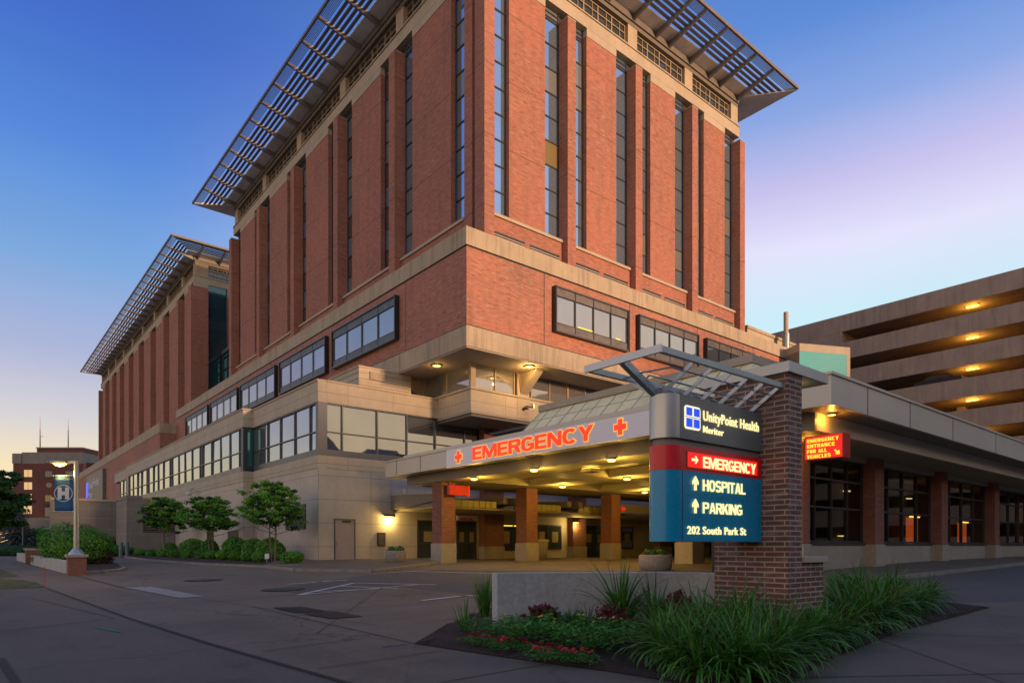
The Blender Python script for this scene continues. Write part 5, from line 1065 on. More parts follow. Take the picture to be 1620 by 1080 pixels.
def car(x, y, z, label):
    t = thing('parked_car', label, 'car', (x, y, z)); mb = MB()
    prof = [(-2.2, .35), (-2.2, .85), (-1.5, .98), (-.8, 1.42), (.75, 1.42), (1.35, .98), (2.15, .85), (2.2, .35)]
    n_ = len(prof); mb.add([(x - .9, y + p, z + q) for p, q in prof] + [(x + .9, y + p, z + q) for p, q in prof], [tuple(range(n_)), tuple(range(n_, 2 * n_))[::-1]] + [(i, (i + 1) % n_, n_ + (i + 1) % n_, n_ + i) for i in range(n_)], 'car_paint'); mb.build('body', t, bevel=.05)
    mb = MB(); mb.add([(x - .91, y + p, z + q) for p, q in ((-1.3, .98), (-.75, 1.36), (.7, 1.36), (1.2, .98))], [(0, 1, 2, 3)], 'dark_glass'); mb.build('side_window', t)
    for p in (-1.35, 1.4):
        for s_ in (-.88, .7): mb = MB(); mb.tube((x + s_, y + p, z + .33), (x + s_ + .18, y + p, z + .33), .33, 'tyre', n=16); mb.build('wheel', t)
c = on_x(1487, 606, GX + 1.6); car(c.x, c.y, 25.75 - 3.1 * 3 - .42 + .02, 'dark car on the third open deck of the garage, only its roof showing')
# teal glazed stair tower
A = at(1281, 545, 56); B = at(1345, 545, 57); d_ = (B - A); d_.z = 0; d_.normalize(); nrm_ = Vector((-d_.y, d_.x, 0))
t = thing('stair_tower', 'small tower with teal glass panels framed in tan, in front of the garage', 'stair tower', tuple((A + B) / 2))
def obox(mb, P0, dx, dy, s0, s1, t0, t1, z0, z1, mname):
    q = [P0 + dx * s0 + dy * t0, P0 + dx * s1 + dy * t0, P0 + dx * s1 + dy * t1, P0 + dx * s0 + dy * t1]; mb.prism([(v.x, v.y) for v in q], z0, z1, mname)
W_ = (B - A).xy.length; mb = MB(); obox(mb, A, d_, nrm_, -1, W_ - .35, .05, 6, -1, 16.5, 'box_concrete'); obox(mb, A, d_, nrm_, -1, W_, 0, 6.1, 16.5, 17.15, 'precast'); obox(mb, A, d_, nrm_, W_ - .35, W_, 0, 6.1, -1, 16.5, 'precast'); obox(mb, A, d_, nrm_, -1, W_ - .35, -.02, .05, 14.28, 14.4, 'precast'); mb.build('wall', t)
mb = MB(); obox(mb, A, d_, nrm_, -1, W_ - .35, .01, .045, 14.4, 16.5, 'teal_panel'); obox(mb, A, d_, nrm_, -1, W_ - .35, .01, .045, 11, 14.28, 'teal_panel'); mb.build('pane', t)
mb = MB(); mb.box(62.5, 69, 33, 35, 18.5, 19.6, 'lavender_panel'); tag(mb.build('roof_unit'), 'pale flat roof unit behind the teal stair tower', 'roof unit')
c = at(1243.5, 530, 60); t = thing('chimney_pipe', 'pale upright flue pipe on the base roof at the right of the tower', 'flue pipe', (c.x, c.y, c.z - 2)); mb = MB(); mb.tube((c.x, c.y, c.z - 2), (c.x, c.y, at(1243, 494, 60).z), .21, 'precast', n=16); mb.build('pipe', t); mb = MB(); mb.tube((c.x, c.y, c.z - 2), (c.x, c.y, c.z + .1), .32, 'lamp_metal', n=16); mb.build('sleeve', t)
# ------------------------------------------------------------------ LEFT END
X2 = 19.04
t = thing('brick_annex', 'long low brick annex with a concrete coping, below the far tower', 'building', (X2, 110, 5))
mb = MB(); Yn, Yf = 92.65, 171
mb.box(X2 + .3, 60, Yn + .3, Yf, 3, 15, 'dark_interior')
for F, s0, s1 in ((Face('X', X2), Yn, Yf), (Face('Y', Yn), X2, 24)):
    e = 0 if F.axis == 'X' else .3
    F.box(mb, s0 + e, s1, -.3, .0, 7.3, 14.4, 'podium_brick'); F.box(mb, s0 + e - (.05 if not e else 0), s1, -.3, .05, 14.4, 15.65, 'concrete_band'); F.box(mb, s0 + e - (.05 if not e else 0), s1, -.3, .06, 5.9, 7.3, 'concrete_band')
for y in (103, 113, 122, 131): mb.box(X2 - .004, X2, y, y + .08, 7.3, 14.4, 'black_paint')
mb.box(X2 + .5, X2 + 3, 162, 167, 15.6, 17.4, 'old_brick')
mb.box(X2, 40, Yn, Yf, 5.8, 5.9, 'dark_interior'); mb.box(X2 + 8, X2 + 8.3, Yn, Yf, -1, 5.8, 'dark_interior'); mb.build('wall', t)
mb = MB()
for y in (100, 112, 128, 150): mb.box(X2 + 5, X2 + 5.3, y, y + .8, 4.9, 5.1, 'lit_yellow')
mb.build('garage_lamp', t)
t = thing('wall_sign', 'dark box sign with pale lettering on the brick wall of the annex at left', 'sign', (X2 - .3, 142, 9.5)); q0, q1 = 133.7, 153.6
mb = MB(); mb.box(X2 - .55, X2 - .002, q0, q1, 8.2, 13.6, 'patina_brown'); mb.build('box', t); mb = MB(); mb.box(X2 - .6, X2 - .552, q1 - 3.0, q1 - .3, 9.4, 12.4, 'logo_blue'); mb.build('emblem', t)
text('UnityPoint', 'banner_white', (X2 - .556, q1 - 3.4, 11.0), (0, -1, 0), 13.2, 1.5, .05, .02, parent=t); text('Meriter', 'banner_white', (X2 - .556, q1 - 3.4, 9.2), (0, -1, 0), 5.5, 1.2, .05, .02, parent=t)
t = thing('louvre_house', 'square concrete vent house with dark louvres at the far end of the stone wing', 'vent house', (10.2, 58, -.9))
A_ = on_x(200, 785, 10.6); lx, ly = 10.6, A_.y; b0 = on_x(184, 789, 10.6).y
mb = MB(); mb.box(lx, 14.36, ly, b0, -1.5, 4.05, 'box_concrete'); mb.box(lx - .05, lx + 1.2, ly - .05, b0, 4.05, 4.35, 'box_concrete'); mb.box(lx + 1.2, 14.36, ly - .02, b0, 4.05, 4.2, 'concrete_band')
for z in (.0, 1.1, 2.2, 3.2): mb.box(lx - .004, lx, ly, b0, z, z + .04, 'tan_frame'); mb.box(lx, lx + 1.2, ly - .004, ly, z, z + .04, 'tan_frame')
mb.build('wall', t)
mb = MB(); mb.box(lx + 1.25, 14.3, ly - .01, ly + .0, 1.2, 3.6, 'black_paint')
for k in range(11): mb.box(lx + 1.25, 14.3, ly - .05, ly - .012, 1.25 + k * .21, 1.34 + k * .21, 'louver_metal')
mb.build('louvre', t)
c0, c1 = on_y(162, 795, 72), on_y(186, 797, 72); t = thing('ramp_wall', 'plain concrete wall over the dark ramp opening beside the vent house', 'wall', (c0.x, 72, -1)); mb = MB(); mb.box(c0.x - 4, c1.x + 2, 72, 72.4, .55, 4.2, 'box_concrete'); mb.box(c0.x - 4, c1.x + 2, 71.9, 72.5, 4.2, 4.4, 'precast'); mb.box(c0.x - 4, c1.x - 3.2, 72, 72.4, -1.5, .55, 'box_concrete')
for z in (1.6, 2.6, 3.5): mb.box(c0.x - 4, c1.x + 2, 71.994, 72, z, z + .05, 'tan_frame')
mb.build('wall', t); mb = MB(); mb.box(c1.x - 3.2, c1.x + 6, 74, 80, -1.4, .6, 'dark_interior'); mb.build('ramp', t); mb = MB(); mb.box(c1.x - 1.4, c1.x - .3, 71.9, 71.995, .65, .95, 'black_paint'); mb.build('vent', t)
# old brick building far left, facing the viewer
Zf = 182; A = at(22, 733, Zf); B = at(130, 733, Zf); d_ = (B - A); d_.z = 0; d_.normalize(); nb_ = Vector((-d_.y, d_.x, 0)); k_ = Zf / FPX
t = thing('old_brick_building', 'old dark brick building with lit windows and two antennas on top, far left', 'building', tuple(A * 1.0))
def fb(mb, px0, px1, py0, py1, dep0, dep1, mname): obox(mb, A, d_, nb_, (px0 - 22) * k_, (px1 - 22) * k_, dep0, dep1, (HY - py1) * k_, (HY - py0) * k_, mname)
mb = MB(); fb(mb, 22, 131, 733, 900, 0, 20, 'old_brick'); fb(mb, 20, 34, 717, 733, -.2, 20, 'box_concrete'); fb(mb, 34, 130, 715, 733, .1, 20, 'box_concrete'); fb(mb, 12, 22, 720, 900, 2, 20, 'box_concrete'); fb(mb, 50, 123, 707, 715, 2, 20, 'old_brick'); fb(mb, 49, 124, 705.5, 707, 1.8, 20, 'column_stone'); fb(mb, 129, 142, 744, 900, 6, 20, 'old_brick'); fb(mb, 34, 135, 819, 826, -3, 0, 'box_concrete'); mb.build('wall', t)
for i, (a_, b_, c, e) in enumerate([(38.5, 51, 743, 754), (38.5, 51, 762.5, 774), (38, 50.5, 781, 792), (38, 50.5, 800, 812), (72, 83, 745, 754), (104, 116, 745, 752), (72, 82.5, 783, 793), (72, 82, 803, 816), (71, 80, 729, 732)]):
    f_ = MB(); fb(f_, a_ - .6, b_ + .6, c - .6, e + .6, -.06, -.002, 'column_stone' if i in (3, 7) else 'black_paint'); fb(f_, (a_ + b_) / 2 - .3, (a_ + b_) / 2 + .3, c, e, -.12, -.061, 'tan_frame'); w_ = f_.build('window', t)
    p_ = MB(); fb(p_, a_, b_, c, e, -.1, -.061, 'lit_window' if i < 4 else ('lit_amber' if i == 6 else 'dark_glass')); p_.build('pane', w_)
mb = MB(); n_ = 20; cc = (77.5, 767); mb.add([A + d_ * ((cc[0] + 4.8 * math.cos(i * 6.2832 / n_) - 22) * k_) - nb_ * .03 + Vector((0, 0, (HY - cc[1] - 4 * math.sin(i * 6.2832 / n_)) * k_ - A.z)) for i in range(n_)], [tuple(range(n_))], 'dark_glass'); mb.build('round_window', t)
mb = MB(); fb(mb, 72, 82, 796, 799, -.5, -.003, 'black_paint'); mb.build('balcony', t)
for px, pt in ((63.5, 659), (108, 661)):
    mb = MB(); a_ = at(px, 708, Zf + 6); mb.tube(a_, at(px, 680, Zf + 6), .18, 'antenna_metal', .14, 6); mb.tube(at(px, 680, Zf + 6), at(px, pt, Zf + 6), .1, 'antenna_metal', .04, 6)
    if px < 80: mb.tube(at(px, 690, Zf + 6), at(px + 5, 690, Zf + 6), .08, 'antenna_metal', .06, 6)
    mb.build('antenna', t)
# covered ramps between
t = thing('covered_stair', 'pale roofs of covered stairs below the old brick building', 'canopy', tuple(at(90, 830, 85))); mb = MB()
A2 = at(40, 860, 85); d2 = (at(140, 860, 85) - A2).normalized(); n2 = Vector((-d2.y, d2.x, 0)); k2 = 85 / FPX
def f2(px0, px1, py0, py1, t0, t1, mname, m_=None): obox(m_ or mb, A2, d2, n2, (px0 - 40) * k2, (px1 - 40) * k2, t0, t1, (HY - py1) * k2, (HY - py0) * k2, mname)
f2(45, 98, 822, 836, 0, 3, 'shade_beam'); f2(95, 140, 809, 813, -1, 3, 'precast'); f2(97, 138, 813, 824, .5, 3, 'dark_interior'); f2(45, 60, 836, 880, .2, 3, 'box_concrete'); f2(60, 130, 846, 880, 0, 3, 'box_concrete'); mb.build('wall', t)
mb = MB(); q = lambda px, py, dz=0: at(px, py, 84 + dz)
for a_, b_ in (((62, 842), (92, 833)), ((100, 829), (124, 820))): mb.bar(q(*a_), q(*b_), 1.5, .35, 'banner_white')
mb.build('roof', t)
# brick garden piers and low wall by the lamp
def garden_pier(px, py, w2, h, label):
    c = gp(px, py); c.z -= .2; d1 = Vector((c.x, c.y, 0)).normalized(); c2 = c + d1 * w2 / 2; t = thing('garden_pier', label, 'pier', tuple(c2), 'brick garden piers with stone caps'); mb = MB(); mb.box(c2.x - w2 / 2, c2.x + w2 / 2, c2.y - w2 / 2, c2.y + w2 / 2, c.z, c.z + .2 + h, 'column_brick'); mb.build('shaft', t)
    mb = MB(); mb.box(c2.x - w2 / 2 - .06, c2.x + w2 / 2 + .06, c2.y - w2 / 2 - .06, c2.y + w2 / 2 + .06, c.z + .2 + h, c.z + .32 + h, 'precast'); mb.build('cap', t, bevel=.01); return c2, c.z + .32 + h
pc, pz = garden_pier(121, 909.5, .62, .72, 'brick pier with a stone cap carrying the street lamp with the blue banner')
pc2, pz2 = garden_pier(52, 892, .68, .78, 'brick pier with a stone cap farther along the low concrete wall, no lamp on it')
def low_wall(a_, b_, h, label, th=.3):
    a_ = Vector(a_); b_ = Vector(b_); d_ = (b_ - a_); d_.z = 0; d_.normalize(); n_ = Vector((-d_.y, d_.x, 0)) * th / 2; mb = MB()
    za, zb_ = gz(a_.x, a_.y), gz(b_.x, b_.y); V = [a_ - n_, b_ - n_, b_ + n_, a_ + n_]; Z = [za, zb_, zb_, za]
    mb.add([(v.x, v.y, z - .3) for v, z in zip(V, Z)] + [(v.x, v.y, z + h) for v, z in zip(V, Z)], [(4, 5, 6, 7), (0, 1, 5, 4), (1, 2, 6, 5), (2, 3, 7, 6), (3, 0, 4, 7)], 'wall_concrete')
    return tag(mb.build('low_wall'), label, 'wall')
low_wall(pc + (pc2 - pc).normalized() * .36, pc2 + (pc - pc2).normalized() * .40, .50, 'low concrete wall between the two brick garden piers')
e_ = P(31, 886); low_wall(pc2 + (e_ - pc2).normalized() * .42, e_, .5, 'short low concrete wall left of the farther brick garden pier'); low_wall(P(31, 876), P(-60, 874), .5, 'low pale wall along the far pavement at the left edge')
# ------------------------------------------------------------------ STREET LAMP
t = thing('street_lamp', 'silver street lamp lit orange, with a blue hospital H banner, standing on a brick pier', 'street lamp', (pc.x, pc.y, pz))
kz = (UZ * pc.x + UX * pc.y) / FPX; ztop = (HY - 729) * kz
mb = MB(); mb.lathe((pc.x, pc.y, pz), [(.29, 0), (.27, .06), (.13, .22), (.11, .26), (0, .26)], 'silver_metal', 20); mb.build('base', t)
mb = MB(); mb.tube((pc.x, pc.y, pz + .2), (pc.x, pc.y, ztop), .10, 'silver_metal', .085, 14); mb.tube((pc.x, pc.y, pz + .55), (pc.x, pc.y, pz + .75), .108, 'silver_metal', .105, 14); mb.build('pole', t)
LR = Vector((-UX, UZ, 0))     # arm reaches left as seen from the street
arm = Vector((pc.x, pc.y, ztop - .04)); mb = MB(); mb.bar(arm, arm + LR * .42, .06, .09, 'silver_metal'); mb.build('arm', t)
hc = arm + LR * .68; mb = MB()
mb.bar(hc - LR * .32, hc + LR * .32, .30, .12, 'lamp_metal'); mb.build('head', t, bevel=.03)
mb = MB(); mb.lathe(tuple(hc + Vector((0, 0, -.17))), [(0, -.02), (.15, .02), (.24, .10)], 'lamp_hot', 16); mb.build('lens', t)
ld = bpy.data.lights.new('street_bulb', 'POINT'); ld.energy = 130; ld.color = (1, .50, .10); ld.shadow_soft_size = .12; lo = bpy.data.objects.new('bulb', ld); COL.objects.link(lo); lo.location = hc + Vector((0, 0, -.42)) - world_loc(t); lo.parent = t
zt = (HY - 753.5) * kz; zb_ = (HY - 808) * kz
mb = MB(); mb.tube(Vector((pc.x, pc.y, zt + .03)), Vector((pc.x, pc.y, zt + .03)) + LR * .98, .02, 'silver_metal'); mb.tube(Vector((pc.x, pc.y, zb_ - .02)), Vector((pc.x, pc.y, zb_ - .02)) + LR * .95, .02, 'silver_metal'); mb.build('banner_rod', t)
b0 = Vector((pc.x, pc.y, 0)) + LR * .13; b1 = b0 + LR * .76; nf = Vector((-UZ, -UX, 0))
mb = MB(); nn = 8; V = []
for j in range(nn + 1):
    for i in range(5): f = i / 4; q = b0.lerp(b1, f) + nf * (.015 * math.sin(f * 5 + j * .6)); V.append((q.x, q.y, zb_ + (zt - zb_) * j / nn))
mb.add(V, [(j * 5 + i, j * 5 + i + 1, (j + 1) * 5 + i + 1, (j + 1) * 5 + i) for j in range(nn) for i in range(4)], 'banner_cloth', True); bn = mb.build('banner', t)
sm = bn.modifiers.new('cloth', 'SOLIDIFY'); sm.thickness = .004
bc = (b0 + b1) / 2; zc = (zt + zb_) / 2 + .02; mb = MB(); n_ = 40; rt = Vector((UX, -UZ, 0))
V = []
for i in range(n_):
    a_ = i * 2 * math.pi / n_
    for r_ in (.385, .355): V.append(tuple(bc + nf * .03 + rt * (min(1, max(-1, math.cos(a_) * 1.0)) * (r_ - .01)) + Vector((0, 0, zc + math.sin(a_) * (r_ - .045)))))
mb.add(V, [(2 * i, 2 * ((i + 1) % n_), 2 * ((i + 1) % n_) + 1, 2 * i + 1) for i in range(n_)], 'banner_white'); mb.build('banner_ring', bn)
mb = MB(); o_ = bc + nf * .032
for x0_, x1_, z0_, z1_ in ((-.23, -.07, -.24, .24), (.07, .23, -.24, .24), (-.07, .07, -.075, .075)): mb.add([tuple(o_ + rt * a_ + Vector((0, 0, zc + b_))) for a_, b_ in ((x0_, z0_), (x1_, z0_), (x1_, z1_), (x0_, z1_))], [(0, 1, 2, 3)], 'banner_white')
mb.build('banner_letter', bn)
# small posts
for px, lb in ((191.5, 'dark steel bollard at the vent house corner, the left one of the pair'), (201, 'dark steel bollard at the vent house corner, the right one of the pair')):
    c = P(px, 881.5); mb = MB(); mb.lathe(tuple(c), [(.14, -.1), (.14, 1.1), (.09, 1.16), (0, 1.17)], 'patina', 14); tag(mb.build('bollard'), lb, 'bollard', 'bollards by the vent house')
c = P(70, 928); t = thing('marker_stake', 'thin orange marker stake with a white tip in the lawn edge', 'stake', tuple(c)); mb = MB(); mb.tube(c, c + Vector((0, 0, .66)), .010, 'orange_stake', n=6); mb.build('rod', t); mb = MB(); mb.tube(c + Vector((0, 0, .66)), c + Vector((0, 0, .86)), .016, 'banner_white', n=6); mb.build('tip', t)
c = P(422, 893.5); c.z += .12; t = thing('bed_sign', 'small tilted white notice on a short stake at the edge of the planting bed', 'notice', tuple(c)); mb = MB(); mb.tube(c, c + Vector((.02, 0, .28)), .02, 'lamp_metal', n=6); mb.build('stake', t)
mb = MB(); r_ = Vector((UX, -UZ, .12)); u_ = Vector((-.1, .1, 1)); o_ = c + Vector((0, -.03, .2)); mb.add([o_ - r_ * .11, o_ + r_ * .11, o_ + r_ * .14 + u_ * .26, o_ - r_ * .08 + u_ * .26] + [v + Vector((.01, .02, 0)) for v in (o_ - r_ * .11, o_ + r_ * .11, o_ + r_ * .14 + u_ * .26, o_ - r_ * .08 + u_ * .26)], [(0, 1, 2, 3), (7, 6, 5, 4), (0, 4, 5, 1), (1, 5, 6, 2), (2, 6, 7, 3), (3, 7, 4, 0)], 'banner_white'); mb.build('plate', t)
c = at(36, 873, 60); mb = MB(); mb.tube((c.x, c.y, -1), (c.x, c.y, 2.0), .06, 'patina', n=8); tag(mb.build('sign_post'), 'thin bare grey post in front of the blue spruce', 'post')
# ------------------------------------------------------------------ TREES
def tree(name, label, base, h, cr, trunk_h, rr, leaves=5200, leaf=.11, tips=True, mats=('leaf', 'leaf_tip', 'leaf_dark'), trunks=1, group=None, flat=.75, droop=0):
    t = thing(name, label, 'tree', tuple(base), group); base = Vector(base); tk = MB(); ends = []
    def limb(p, d_, ln, r, lv):
        q = p + d_ * ln * .5 + Vector((rr.uniform(-.06, .06), rr.uniform(-.06, .06), 0)) * ln; e = q + (d_ + Vector((rr.uniform(-.25, .25), rr.uniform(-.25, .25), .05))).normalized() * ln * .5
        tk.tube(p, q, r, 'bark', r * .8, 6); tk.tube(q, e, r * .8, 'bark', r * .55, 6)
        if lv == 0: ends.append(e); return
        ends.append(e)
        for k in range(rr.choice((2, 3))):
            a_ = rr.uniform(0, 6.283); d2_ = (d_ * .75 + Vector((math.cos(a_), math.sin(a_), rr.uniform(-.1, .35))) * .8).normalized(); limb(e, d2_, ln * .72, r * .5, lv - 1)
    for k in range(trunks):
        a_ = k * 2.4 + .5; s_ = .12 if trunks > 1 else 0; p = base + Vector((math.cos(a_) * .08, math.sin(a_) * .08, -.1)); q = base + Vector((math.cos(a_) * s_ * trunk_h, math.sin(a_) * s_ * trunk_h, trunk_h))
        r0 = .035 * h / math.sqrt(trunks) * .6; tk.tube(p, p.lerp(q, .5) + Vector((.03, .02, 0)), r0, 'bark', r0 * .85, 8); tk.tube(p.lerp(q, .5) + Vector((.03, .02, 0)), q, r0 * .85, 'bark', r0 * .7, 8)
        for j in range(7):
            f = j / 6; a2 = j * 2.4 + k; p2 = q + Vector((0, 0, (h - trunk_h) * .55 * f)); el = .25 + .9 * f
            limb(p2, Vector((math.cos(a2) * math.cos(el), math.sin(a2) * math.cos(el), math.sin(el))), cr * .62 * (1 - .35 * f), r0 * .4, 1)
        tk.tube(q, q + Vector((0, 0, (h - trunk_h) * .6)), r0 * .7, 'bark', r0 * .25, 6)
    tk.build('trunk', t)
    # crown of leaf clumps filling an uneven ellipsoid
    cm = MB(); cz = (h + trunk_h) / 2 + base.z; rz = (h - trunk_h) / 2; C = [e for e in ends]
    for i in range(95):
        d_ = Vector((rr.gauss(0, 1), rr.gauss(0, 1), rr.gauss(0, 1))).normalized(); q = rr.uniform(.45, 1.0); C.append(Vector((base.x + d_.x * cr * q, base.y + d_.y * cr * q, cz + d_.z * rz * q * (1 if d_.z > 0 else flat))))
    lobes = [(Vector((rr.gauss(0, 1), rr.gauss(0, 1), rr.gauss(0, .6))).normalized(), rr.uniform(.62, 1.15)) for _ in range(14)]
    C2 = []
    for c in C:
        v = Vector(((c.x - base.x) / cr, (c.y - base.y) / cr, (c.z - cz) / rz)); l_ = max(v.length, .01); vd = v / l_
        lim = max((g for g in [lb_[1] for lb_ in lobes if lb_[0].dot(vd) > .72]), default=.76)
        if l_ > lim: v = vd * lim; c = Vector((base.x + v.x * cr, base.y + v.y * cr, cz + v.z * rz))
        C2.append((c, vd, min(l_, lim)))
    per = max(10, leaves // len(C2))
    for c, vd, l_ in C2:
        s_ = cr * rr.uniform(.09, .17); mt = mats[0] if rr.random() < .7 else mats[2]
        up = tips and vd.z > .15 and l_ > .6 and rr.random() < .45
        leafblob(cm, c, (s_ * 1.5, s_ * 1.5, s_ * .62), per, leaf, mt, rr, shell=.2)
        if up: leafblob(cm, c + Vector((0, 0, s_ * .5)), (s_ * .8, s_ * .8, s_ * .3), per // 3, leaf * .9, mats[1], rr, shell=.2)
    cm.build('crown', t); return t
rt_ = random.Random(11)
def base_at(px, X, dz=.11):
    p = on_x(px, 864, X); return (X, p.y, gz(X, p.y) + dz)
def hgt(b_, py): Z = UZ * b_[0] + UX * b_[1]; return (HY - py) * Z / FPX - b_[2]
def wid(b_, px): return px * (UZ * b_[0] + UX * b_[1]) / FPX
b1 = base_at(259, 11.9); b2 = base_at(334, 12.2); b3 = base_at(432, 12.6)
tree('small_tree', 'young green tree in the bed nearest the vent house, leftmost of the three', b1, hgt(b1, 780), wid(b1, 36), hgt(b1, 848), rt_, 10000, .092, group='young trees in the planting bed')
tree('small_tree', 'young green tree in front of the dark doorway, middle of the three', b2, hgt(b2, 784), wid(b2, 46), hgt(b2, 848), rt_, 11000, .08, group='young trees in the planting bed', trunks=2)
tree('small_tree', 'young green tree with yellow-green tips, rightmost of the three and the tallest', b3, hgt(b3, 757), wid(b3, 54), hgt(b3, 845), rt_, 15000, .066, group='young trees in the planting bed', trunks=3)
bb = at(-22, 868, 36); bb.z = gz(bb.x, bb.y); tree('shade_tree', 'big dark leafy tree cut off by the left edge', tuple(bb), (HY - 722) * 36 / FPX - bb.z, 1.95, 1.5, rt_, 20000, .10, tips=False, mats=('leaf_dark', 'leaf', 'leaf_dark'))
bb = at(-25, 868, 75); bb.z = gz(bb.x, bb.y); tree('shade_tree', 'dark leafy tree farther off behind the big one at the left edge', tuple(bb), 7.5, 4.2, 1.2, rt_, 12000, .17, tips=False, mats=('leaf_dark', 'leaf', 'leaf_dark'))
# blue spruce
bb = at(28, 868, 62); bb.z = gz(bb.x, bb.y); hS = (HY - 806) * 62 / FPX - bb.z; t = thing('blue_spruce', 'blue-grey spruce behind the low wall at left', 'tree', tuple(bb)); mb = MB(); mb.tube(bb, bb + Vector((0, 0, hS)), .12, 'bark', .02, 8); mb.build('trunk', t); mb = MB()
for i in range(230):
    f = (i + .5) / 230; z = hS * (.06 + .94 * f); r_ = 2.3 * (1 - f) ** .85 + .08; a_ = i * 2.4; ln = r_ * rr.uniform(.8, 1.08)
    for k in range(int(4 + ln * 10)):
        q = (k + .5) / int(4 + ln * 10); p_ = bb + Vector((math.cos(a_) * ln * q, math.sin(a_) * ln * q, z - .25 * ln * q * q + .05)); leafblob(mb, p_, (.10, .10, .05), 3, .10, 'leaf_spruce', rr, shell=.2)
mb.build('crown', t)
# hedge shrubs
def shrub(name, label, c, r, n, leaf, mname, rr, cat='shrub', group=None, core='leaf_dark'):
    t = thing(name, label, cat, (c[0], c[1], c[2]), group); c = Vector(c); mb = MB(); nn = 10
    V = []; Fq = []; mseg = 14; ns = 8
    for j in range(ns + 1):
        ph = math.pi / 2 * j / ns * 1.35 - .35
        for i in range(mseg): a_ = i * 2 * math.pi / mseg; k_ = .76 + .06 * math.sin(a_ * 3 + j); V.append((c.x + r[0] * k_ * math.cos(a_) * math.cos(ph), c.y + r[1] * k_ * math.sin(a_) * math.cos(ph), c.z + r[2] * .45 + r[2] * .5 * math.sin(ph)))
    for j in range(ns): Fq += [(j * mseg + i, j * mseg + (i + 1) % mseg, (j + 1) * mseg + (i + 1) % mseg, (j + 1) * mseg + i) for i in range(mseg)]
    mb.add(V, Fq, core, True); mb.build('dark_core', t); lm = MB()  # solid dark core added inside, so gaps between leaves look shaded
    lumps = [(Vector((rr.gauss(0, 1), rr.gauss(0, 1), abs(rr.gauss(0, 1)))).normalized(), rr.uniform(.04, .14)) for _ in range(22)]
    for i in range(n):
        d_ = Vector((rr.gauss(0, 1), rr.gauss(0, 1), rr.gauss(.25, .8))).normalized(); bmp = sum(a_ for v, a_ in lumps if v.dot(d_) > .85); q = rr.uniform(.74, 1.02) + bmp * .4
        p = Vector((c.x + r[0] * q * d_.x, c.y + r[1] * q * d_.y, c.z + r[2] * .45 + r[2] * .55 * q * d_.z)); s_ = leaf * rr.uniform(.6, 1.3)
        n_ = (d_ + Vector((rr.uniform(-.9, .9), rr.uniform(-.9, .9), rr.uniform(-.3, .9)))).normalized(); a_ = n_.cross(Vector((rr.uniform(-1, 1), rr.uniform(-1, 1), rr.uniform(-1, 1)))).normalized() * s_; b_ = n_.cross(a_) * .55
        lm.add([p - a_, p - b_, p + a_, p + b_], [(0, 1, 2, 3)], mname)
    lm.build('foliage', t); return t
cnt = 0
words = ['first', 'second', 'third', 'fourth', 'fifth', 'sixth', 'seventh', 'eighth', 'ninth', 'tenth', 'eleventh', 'twelfth']
for i, (px, X, rp, hp) in enumerate([(236, 12.7, 20, 856), (268, 12.9, 14, 858), (306, 13.2, 24, 852), (332, 13.0, 16, 854), (374, 13.3, 24, 851), (400, 13.2, 20, 853), (426, 13.3, 22, 852), (441, 13.5, 12, 860)]):
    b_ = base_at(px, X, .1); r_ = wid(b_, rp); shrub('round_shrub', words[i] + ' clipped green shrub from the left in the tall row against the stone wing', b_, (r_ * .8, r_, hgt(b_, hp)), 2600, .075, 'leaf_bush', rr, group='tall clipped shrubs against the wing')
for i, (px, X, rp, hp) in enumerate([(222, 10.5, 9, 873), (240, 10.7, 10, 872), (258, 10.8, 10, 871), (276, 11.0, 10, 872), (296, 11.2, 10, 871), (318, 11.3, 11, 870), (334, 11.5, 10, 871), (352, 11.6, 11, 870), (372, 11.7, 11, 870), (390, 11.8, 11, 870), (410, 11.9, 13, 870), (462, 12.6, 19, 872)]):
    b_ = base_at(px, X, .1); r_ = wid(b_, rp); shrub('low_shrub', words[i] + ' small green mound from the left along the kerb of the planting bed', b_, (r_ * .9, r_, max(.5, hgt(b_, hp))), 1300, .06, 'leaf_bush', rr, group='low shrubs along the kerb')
c = gp(121, 897); c += Vector((c.x, c.y, 0)).normalized() * 1.6; shrub('big_bush', 'large dense rounded green bush behind the street lamp', (c.x, c.y, c.z), (1.62, 1.62, (HY - 833) * (UZ * c.x + UX * c.y) / FPX - c.z), 9000, .055, 'leaf_bush', rr)
c = gp(155, 895); c += Vector((c.x, c.y, 0)).normalized() * .7; shrub('maroon_shrub', 'dark maroon shrub at the right foot of the big green bush', (c.x, c.y, c.z), (.75, .75, 1.0), 2400, .045, 'leaf_maroon', rr, core='leaf_maroon')
c = gp(78, 893); c += Vector((c.x, c.y, 0)).normalized() * .8; shrub('low_shrub', 'low green shrub behind the low wall between the garden piers', (c.x, c.y, c.z), (.8, 1.0, .55), 1800, .05, 'leaf_bush', rr)
for px, Z, rx, h, lb in ((20, 58, 3.2, .9, 'low clipped green hedge under the blue spruce'), (66, 64, 2.2, 2.6, 'pale green shrub right of the blue spruce'), (172, 55, 1.6, .9, 'low green hedge left of the bollards')):
    c = at(px, 870, Z); shrub('hedge', lb, (c.x, c.y, gz(c.x, c.y)), (rx, rx * .6, h), 3000, .09, 'leaf_bush' if px != 20 else 'leaf_dark', rr)
